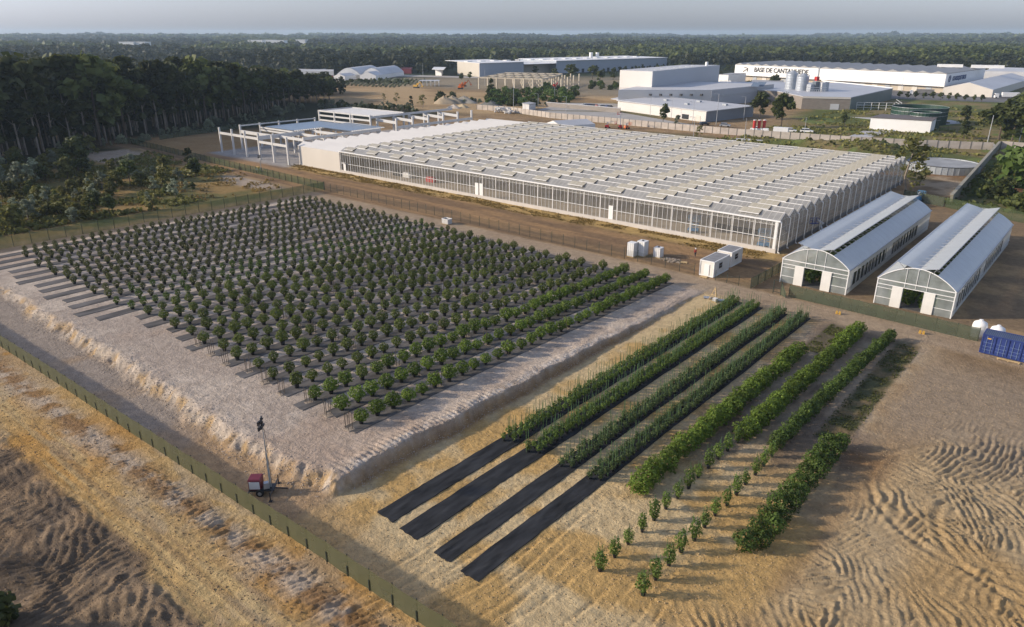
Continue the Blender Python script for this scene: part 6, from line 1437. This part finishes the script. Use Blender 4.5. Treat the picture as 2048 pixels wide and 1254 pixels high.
SBUSH = [tree_proto('bush', 'bush', 10, 6.0, .02, 16, 46, .85, L_EUC, BARK, limbs=0) for _ in range(2)]
def put(ps, x, y, h, label, group=None, wide=1.0):
    s = h/10; return copytree(random.choice(ps), (x, y, gz(x, y)-.05), random.uniform(0, 6.28), (s*wide*random.uniform(.9, 1.1), s*wide*random.uniform(.9, 1.1), s), label, group)
def put_px(ps, px, pb, pt, label, wide=1.0, group=None):
    x, y, h = solve_h(px, pb, pt); return put(ps, x, y, h, label, group, wide)
# named single trees
for ps, px, pb, pt, wd_, lb in (
    (AIRY, 1812, 394, 280, 1.25, 'airy olive-green tree between the glasshouse corner and the round water tank'),
    (AIRY, 1838, 372, 305, .9, 'smaller thin tree just right of the airy tree at the water tank'),
    (DENSE, 1326, 247, 210, 1.0, 'dark leaning tree in front of the cream factory, left of two'),
    (SILV, 1353, 257, 231, 1.1, 'rounder greyish tree in front of the cream factory, right of two'),
    (DENSE, 1519, 238, 187, 1.15, 'dark broad tree at the end of the factory wing, left of two'),
    (DENSE, 1562, 254, 189, 1.1, 'taller dark tree right of the factory wing, its pale trunk showing'),
    (AIRY, 1397, 279, 252, 1.5, 'small olive bush-like tree at the far roof edge of the glasshouse'),
    (DENSE, 1688, 253, 226, 1.0, 'small dark tree alone in the grass left of the white pump house'),
    (DENSE, 1926, 277, 240, 1.1, 'dark tree right of the pump house, lower of the pair'),
    (DENSE, 1929, 247, 213, 1.0, 'dark tree right of the pump house, upper of the pair'),
    (AIRY, 1811, 296, 268, 1.1, 'sapling before the precast wall behind the tank, left of two'),
    (AIRY, 1834, 298, 272, 1.1, 'sapling before the precast wall behind the tank, right of two'),
    (DENSE, 1996, 283, 205, 1.5, 'big dark green tree by the wall at the right edge, left of the cluster'),
    (DENSE, 2022, 288, 212, 1.4, 'big green tree in the middle of the cluster at the right edge'),
    (LBUSH, 2030, 275, 245, 1.0, 'lighter green bush at the foot of the right edge tree cluster'),
    (DENSE, 2050, 270, 190, 1.5, 'big tree cut by the right edge above the wall'),
    (BUSH, 1990, 250, 218, 1.2, 'dark bush on the slope beneath the white truck at the right'),
    (BUSH, 2035, 225, 195, 1.3, 'dark bush below the light blue crates at the right edge'),
    (LBUSH, 2046, 385, 292, .9, 'large light green bush at the right edge beside the diagonal wall'),
    (BUSH, 2020, 360, 318, 1.0, 'dark green bush right of the diagonal wall, left of the large light one'),
    (BUSH, 2008, 398, 362, 1.2, 'dark bush in the overgrown strip right of the diagonal wall'),
    (BUSH, 2042, 420, 385, 1.2, 'olive bush by the orange panel at the right edge'),
    (DENSE, 1563, 160, 148, 1.0, 'small round tree in front of the black lettering of the warehouse'),
    (BUSH, 1550, 172, 152, .9, 'dark round bush below the black lettering of the long warehouse'),
    (BUSH, 1497, 175, 163, 1.0, 'small bush left of the grey-roofed office'),
    (CONI, 982, 190, 157, 1.3, 'dark conifer in front of the cream concrete skeleton, left side'),
    (DENSE, 923, 160, 146, 1.3, 'small tree before the end of the long grey warehouse, left of two'),
    (DENSE, 940, 158, 144, 1.3, 'small tree before the end of the long grey warehouse, right of two'),
    (DENSE, 1070, 149, 132, 1.5, 'round tree against the long grey warehouse front, leftmost'),
    (DENSE, 1110, 157, 137, 1.6, 'round tree right of the concrete skeleton, against the grey warehouse'),
    (DENSE, 1142, 160, 130, 1.5, 'taller tree right of the concrete skeleton, against the grey warehouse'),
    (DENSE, 1185, 158, 132, 1.4, 'tree before the grey warehouse, in the middle of its right half'),
    (DENSE, 1200, 165, 142, 1.3, 'lower tree left of the cream factory tall block'),
    (DENSE, 1226, 160, 136, 1.3, 'tree touching the left edge of the tall block'),
    (AIRY, 660, 200, 172, 1.0, 'thin dark tree on the dry field right of the tall wood'),
    (AIRY, 768, 203, 187, 1.2, 'small sapling in the middle of the dry field'),
    (AIRY, 794, 206, 186, 1.4, 'bushy sapling at the right of the dry field'),
    (CONI, 822, 212, 192, 1.3, 'dark small tree left of the tan soil mounds'),
    (AIRY, 845, 216, 190, 1.6, 'olive tree close to the tan soil mounds'),
    (BUSH, 881, 196, 184, 1.2, 'dark bush behind the largest tan mound'),
    (BUSH, 905, 199, 186, 1.2, 'dark bush on top of the tan mounds'),
    (BUSH, 4, 1262, 1200, .9, 'green bush in the bottom left corner')):
    put_px(ps, px, pb, pt, lb, wd_)
# shade trees that stand just outside the left edge of the frame
for x, y, h in ((-86, -12, 12), (-104, -8, 12), (-74, -20, 12), (-60, -26, 12), (-134, 0, 13)): put(AIRY, x, y, h, 'tall airy tree standing outside the left edge of the picture', 'trees outside the left edge', 1.6)
# street trees along the loading yard
for k in range(11): put_px(DENSE, 1798+k*16.5, 196+k*.8, 182+k*.9+random.uniform(-2, 1), 'small round street tree, %s from the left along the loading yard' % ORD[k], 1.2, 'street trees along the loading yard')
# scrub belt between the dry field and the precast wall
nm = 0
for k in range(100):
    px = random.uniform(968, 1160); pb = random.uniform(186, 213)-(px > 1080)*6
    put_px(BUSH[:1]+LBUSH, px, pb, pb-random.uniform(8, 15), 'green bush in the scrub belt behind the precast wall, left of the factory', 1.0, 'bushes in the scrub belt')
for k in range(16):
    px = random.uniform(1180, 1236); pb = random.uniform(168, 180)
    put_px(BUSH+LBUSH[:1], px, pb, pb-random.uniform(6, 10), 'low green bush on the verge left of the tall cream block', 1.0, 'bushes left of the tall block')
for k in range(60):
    px = 640+k*3.3+random.uniform(-2, 2); pb = 214+(px-640)*.05+random.uniform(-5, 6)
    put_px(SILV+DENSE[:2], px, pb, pb-random.uniform(9, 15), 'young eucalyptus in the belt behind the concrete frame building', 1.3, 'young eucalyptus belt behind the concrete frame')
for k in range(40):
    px = 870+random.uniform(0, 240); pb = 205+random.uniform(0, 8)+(px-870)*.02
    put_px(SBUSH+BUSH, px, pb-6, pb-random.uniform(11, 14), 'low bush around the soil mounds left of the hut', 1.0, 'bushes around the soil mounds')
for k in range(34):
    px = random.uniform(1345, 1475); pb = random.uniform(140, 152); put_px(CONI+DENSE, px, pb, pb-random.uniform(9, 15), 'young conifer in the belt behind the tall cream block', 1.2, 'young conifers behind the tall block')
for k in range(40):
    px = random.uniform(1180, 1400); pb = random.uniform(138, 147)-(px-1180)*.01; put_px(CONI+DENSE, px, pb, pb-random.uniform(8, 14), 'young conifer in the belt before the right end of the grey warehouse', 1.2, 'young conifers before the grey warehouse')
# plantation rows beside the curved halls
for r in range(9):
    for k in range(14):
        px = 765+k*8.5-r*11+random.uniform(-1, 1); pb = 158+r*1.6+k*.35
        if px < 610: continue
        put_px(SBUSH, px, pb, pb-random.uniform(3.2, 4.8), 'silver-green young tree in the planted rows beside the curved halls', 1.0, 'young trees in the plantation rows')
for k in range(36):
    px = 605+k*6+random.uniform(-2, 2); pb = 166+random.uniform(-2, 2); put_px(SBUSH+BUSH, px, pb, pb-random.uniform(5, 9), 'low tree in the line below the curved halls', 1.0, 'low trees below the curved halls')
# overgrown strip on the right
for k in range(34):
    a = random.random(); px = 1965+a*85+random.uniform(-8, 8); pb = 415-a*20-random.uniform(0, 1)*90
    if px < 1920+(415-pb)*.9: continue
    put_px(BUSH+OLIV, px, pb, pb-random.uniform(8, 16), 'bush in the overgrown strip right of the diagonal wall', 1.0, 'bushes in the overgrown right strip')
for k in range(22):
    px = random.uniform(1985, 2055); pb = random.uniform(215, 280); put_px(BUSH+OLIV, px, pb, pb-random.uniform(9, 18), 'bush on the green slope at the upper right edge', 1.1, 'bushes on the upper right slope')
for k in range(12):
    px = random.uniform(1540, 1900); pb = 289+(px-1560)*.03+random.uniform(2, 12); put_px(BUSH, px, pb, pb-random.uniform(3, 6), 'low weedy bush on the soil heaps behind the glasshouse', 1.2, 'weedy bushes on the soil heaps')
# scrub field on the left
k = 0; n = 0
while n < 125 and k < 3000:
    k += 1; px = random.uniform(-30, 470); pb = random.uniform(322, 470)-(px*.16)
    if px > 190 and pb < 352: continue
    if px > 395 and pb < 392: continue
    if px > 330 and (pb > 395 or pb < 345): continue
    if 225 < px < 345 and pb > 385 and random.random() < .6: continue
    x, y = at(px, pb)
    if x > -176: continue
    h = random.uniform(2.2, 5.2)*(1.35 if pb < 380 else 1); ps = SILV if random.random() < .30 else (OLIV if random.random() < .75 else DENSE)
    put(ps, x, y, h, ('silver-leaved young tree in the scrub field left of the shrub field' if ps is SILV else ('olive scrub tree in the field left of the shrub field' if ps is OLIV else 'dark young tree in the field left of the shrub field')), 'scrub trees in the left field' if ps is OLIV else ('silver young trees in the left field' if ps is SILV else 'dark young trees in the left field'), 1.15); n += 1
put_px(DENSE, 158, 345, 278, 'dark bushy tree at the foot of the tall wood, left of the sandy clearing', 1.3); put_px(CONI, 381, 340, 297, 'small dark tree poking above the scrub beside the sandy clearing', 1.2)
for k in range(40):
    px = 180+k*11+random.uniform(-6, 6); pb = 300-(px-180)*.19+random.uniform(-3, 6); put_px(SBUSH+SILV, px, pb, pb-random.uniform(9, 17), 'grey-green bush along the foot of the dark wood', 1.0, 'bushes along the foot of the dark wood')
# the tall wood on the left: trees at its edge one by one, the mass behind as one
def front_x(y): return float(np.interp(y, [-30, 73, 113, 135, 177, 268, 300], [-282, -286, -300, -322, -336, -392, -402]))
def wood_top(y): return float(np.interp(y, [60, 110, 170, 230, 290], [1.0, .98, .90, .72, .5]))
sp = []
for q in range(5):
    yy = -20+random.random()*3
    while yy < 296:
        sp.append((front_x(yy)-q*6.0-random.uniform(0, 3), yy, q)); yy += random.uniform(4.6, 7.0)
sp = sp[:290]
for i, (x, y, q) in enumerate(sp):
    h = random.uniform(23, 32)*wood_top(y); put(EUC+DENSE[:1] if q < 4 else EUC, x, y, h, 'tall dark tree with a bare trunk at the edge of the wood', 'tall trees at the edge of the left wood', 1.15)
def wood(name, label, xyhr, per, leaf, m, zlow=.35):
    """a wood too dense to count: leaf clumps gathered into crowns"""
    A = np.array(xyhr); n = len(A); idx = np.repeat(np.arange(n), per); d = rng.normal(size=(n*per, 3)); d /= np.linalg.norm(d, axis=1)[:, None]
    r = A[idx, 3][:, None]; q = rng.uniform(.45, 1, n*per)[:, None]; c = np.stack([A[idx, 0], A[idx, 1], A[idx, 4]+A[idx, 2]*(1+zlow)/2], 1)
    sc3 = np.concatenate([r, r, (A[idx, 2]*(1-zlow)/2)[:, None]], 1); P = c+d*sc3*q
    link(quadmesh(name, P, leaf*A[idx, 3]*rng.uniform(.6, 1.4, n*per), m, up=.8, out=d*.8), name, kind='stuff', label=label, cat='wood')
T = []
for _ in range(2600):
    y = rng.uniform(-60, 330); x = front_x(y)-28-rng.uniform(0, 1)**.9*330
    T.append((x, y, rng.uniform(23, 31)*wood_top(y+.12*(x+300)), rng.uniform(2.2, 3.8)))
xy = np.array(T); zz = height(xy[:, 0], xy[:, 1]); T = [(*t, z) for t, z in zip(T, zz)]
wood('left_wood', 'the mass of the dark eucalyptus wood behind its front trees', T, 80, .34, L_PINE, .02)
T = []
bx = [-120, 300, 560, 600, 900, 915, 1340, 1350, 1470, 1900, 2060, 2180]; by = [118, 128, 142, 147, 147, 126, 126, 141, 134, 146, 158, 160]
for _ in range(13500):
    px = rng.uniform(-110, 2160); r0 = float(np.interp(px, bx, by)); xx, yy = at(px, r0); d0 = math.hypot(xx, yy); d = d0*math.exp(rng.uniform(0, 1)**1.05*math.log(7000/d0)); s = d/d0
    x, y = xx*s, yy*s; rr = 4.0*max(1, (d/800)**.85)*rng.uniform(.7, 1.3)
    T.append((x, y, (9+13*float(vnoise(x/200, y/200, 55))+rng.uniform(-4, 5)), rr*rng.uniform(.75, 1.35)))
xy = np.array(T); zz = height(xy[:, 0], xy[:, 1]); dd = np.hypot(xy[:, 0], xy[:, 1]); nn = fbm(xy[:, 0]/500, xy[:, 1]/300, 56)
T1 = [(*t, z) for t, z, q in zip(T, zz, nn) if q < .56]; T2 = [(*t, z) for t, z, q in zip(T, zz, nn) if q >= .56]
wood('far_wood', 'endless dark woodland reaching the horizon', T1, 34, .40, L_PINE, .1)
wood('far_wood', 'lighter green patches in the endless woodland', T2, 34, .40, L_TREE, .1)
drop(EUC+DENSE+AIRY+SILV+OLIV+CONI+BUSH+LBUSH+SBUSH)
# tufts of dry grass and low scrub, nobody could count them
def tufts(name, label, pts, size, m, h): 
    x, y = pts[:, 0], pts[:, 1]; P = np.stack([x, y, height(x, y)+rng.uniform(0, 1, len(x))*h], 1); link(quadmesh(name, P, size*rng.uniform(.5, 1.5, len(x)), m, up=.1), name, kind='stuff', label=label, cat='grass')
DRY = foliage('dry_grass', (0.168, 0.120, 0.040), (0.315, 0.220, 0.072), trans=.3)
q = rng.uniform(size=(30000, 2)); q[:, 0] = -262+q[:, 0]*84; q[:, 1] = 30+q[:, 1]*86; q = q[(fbm(q[:, 0]/6, q[:, 1]/6, 400) > .46)&~((q[:, 0] > -212)&(q[:, 1] > 88))]; tufts('undergrowth', 'low green undergrowth of the scrub field', q, .38, L_SCRUB, .7)
q = rng.uniform(size=(9000, 2)); q[:, 0] = -262+q[:, 0]*84; q[:, 1] = 30+q[:, 1]*86; q = q[fbm(q[:, 0]/5, q[:, 1]/5, 401) > .5]; tufts('dry_grass', 'dry ochre grass of the scrub field', q, .30, DRY, .4)
q = rng.uniform(size=(14000, 2)); q[:, 0] = -208+q[:, 0]*158; q[:, 1] = 130.5+q[:, 1]*5.6; q = q[fbm(q[:, 0]/4, q[:, 1]/1.5, 402) > .47]; tufts('dry_grass', 'dry yellow grass along the glasshouse plinth', q, .13, DRY, .22)
q = rng.uniform(size=(26000, 2)); q[:, 0] = -130+q[:, 0]*150; q[:, 1] = 262+q[:, 1]*230; q = q[fbm(q[:, 0]/11, q[:, 1]/7, 403) > .54]; tufts('meadow', 'rough meadow growth beyond the precast wall', q, .5, L_SCRUB, .5)
q = rng.uniform(size=(9000, 2)); q[:, 0] = -34+q[:, 0]*50; q[:, 1] = 206+q[:, 1]*130; q = q[fbm(q[:, 0]/7, q[:, 1]/7, 404) > .42]; tufts('undergrowth', 'tangled green undergrowth right of the diagonal wall', q, .5, L_TREE, 1.0)
b = MB(); x, y = at(2040, 393); b.box((x, y, 1.0), (9, .3, 1.8), .15); b.box((x, y, 1.95), (9.2, .5, .12), .15); b.build('orange_barrier', TERRA, None, label='low orange brick-coloured barrier at the right edge behind the tunnels', cat='barrier')

# ================================================================== HAZE
b = MB(); b.box((-500, 3300, 33), (17000, 15000, 72)); hz = bpy.data.materials.new('haze_air'); hz.use_nodes = True; N = hz.node_tree.nodes
N.remove(N['Principled BSDF']); v = N.new('ShaderNodeVolumePrincipled'); v.inputs['Color'].default_value = (.66, .84, 1.0, 1); v.inputs['Density'].default_value = .00009; v.inputs['Anisotropy'].default_value = .1
hz.node_tree.links.new(v.outputs[0], N['Material Output'].inputs['Volume']); b.build('haze', hz, None, kind='stuff')
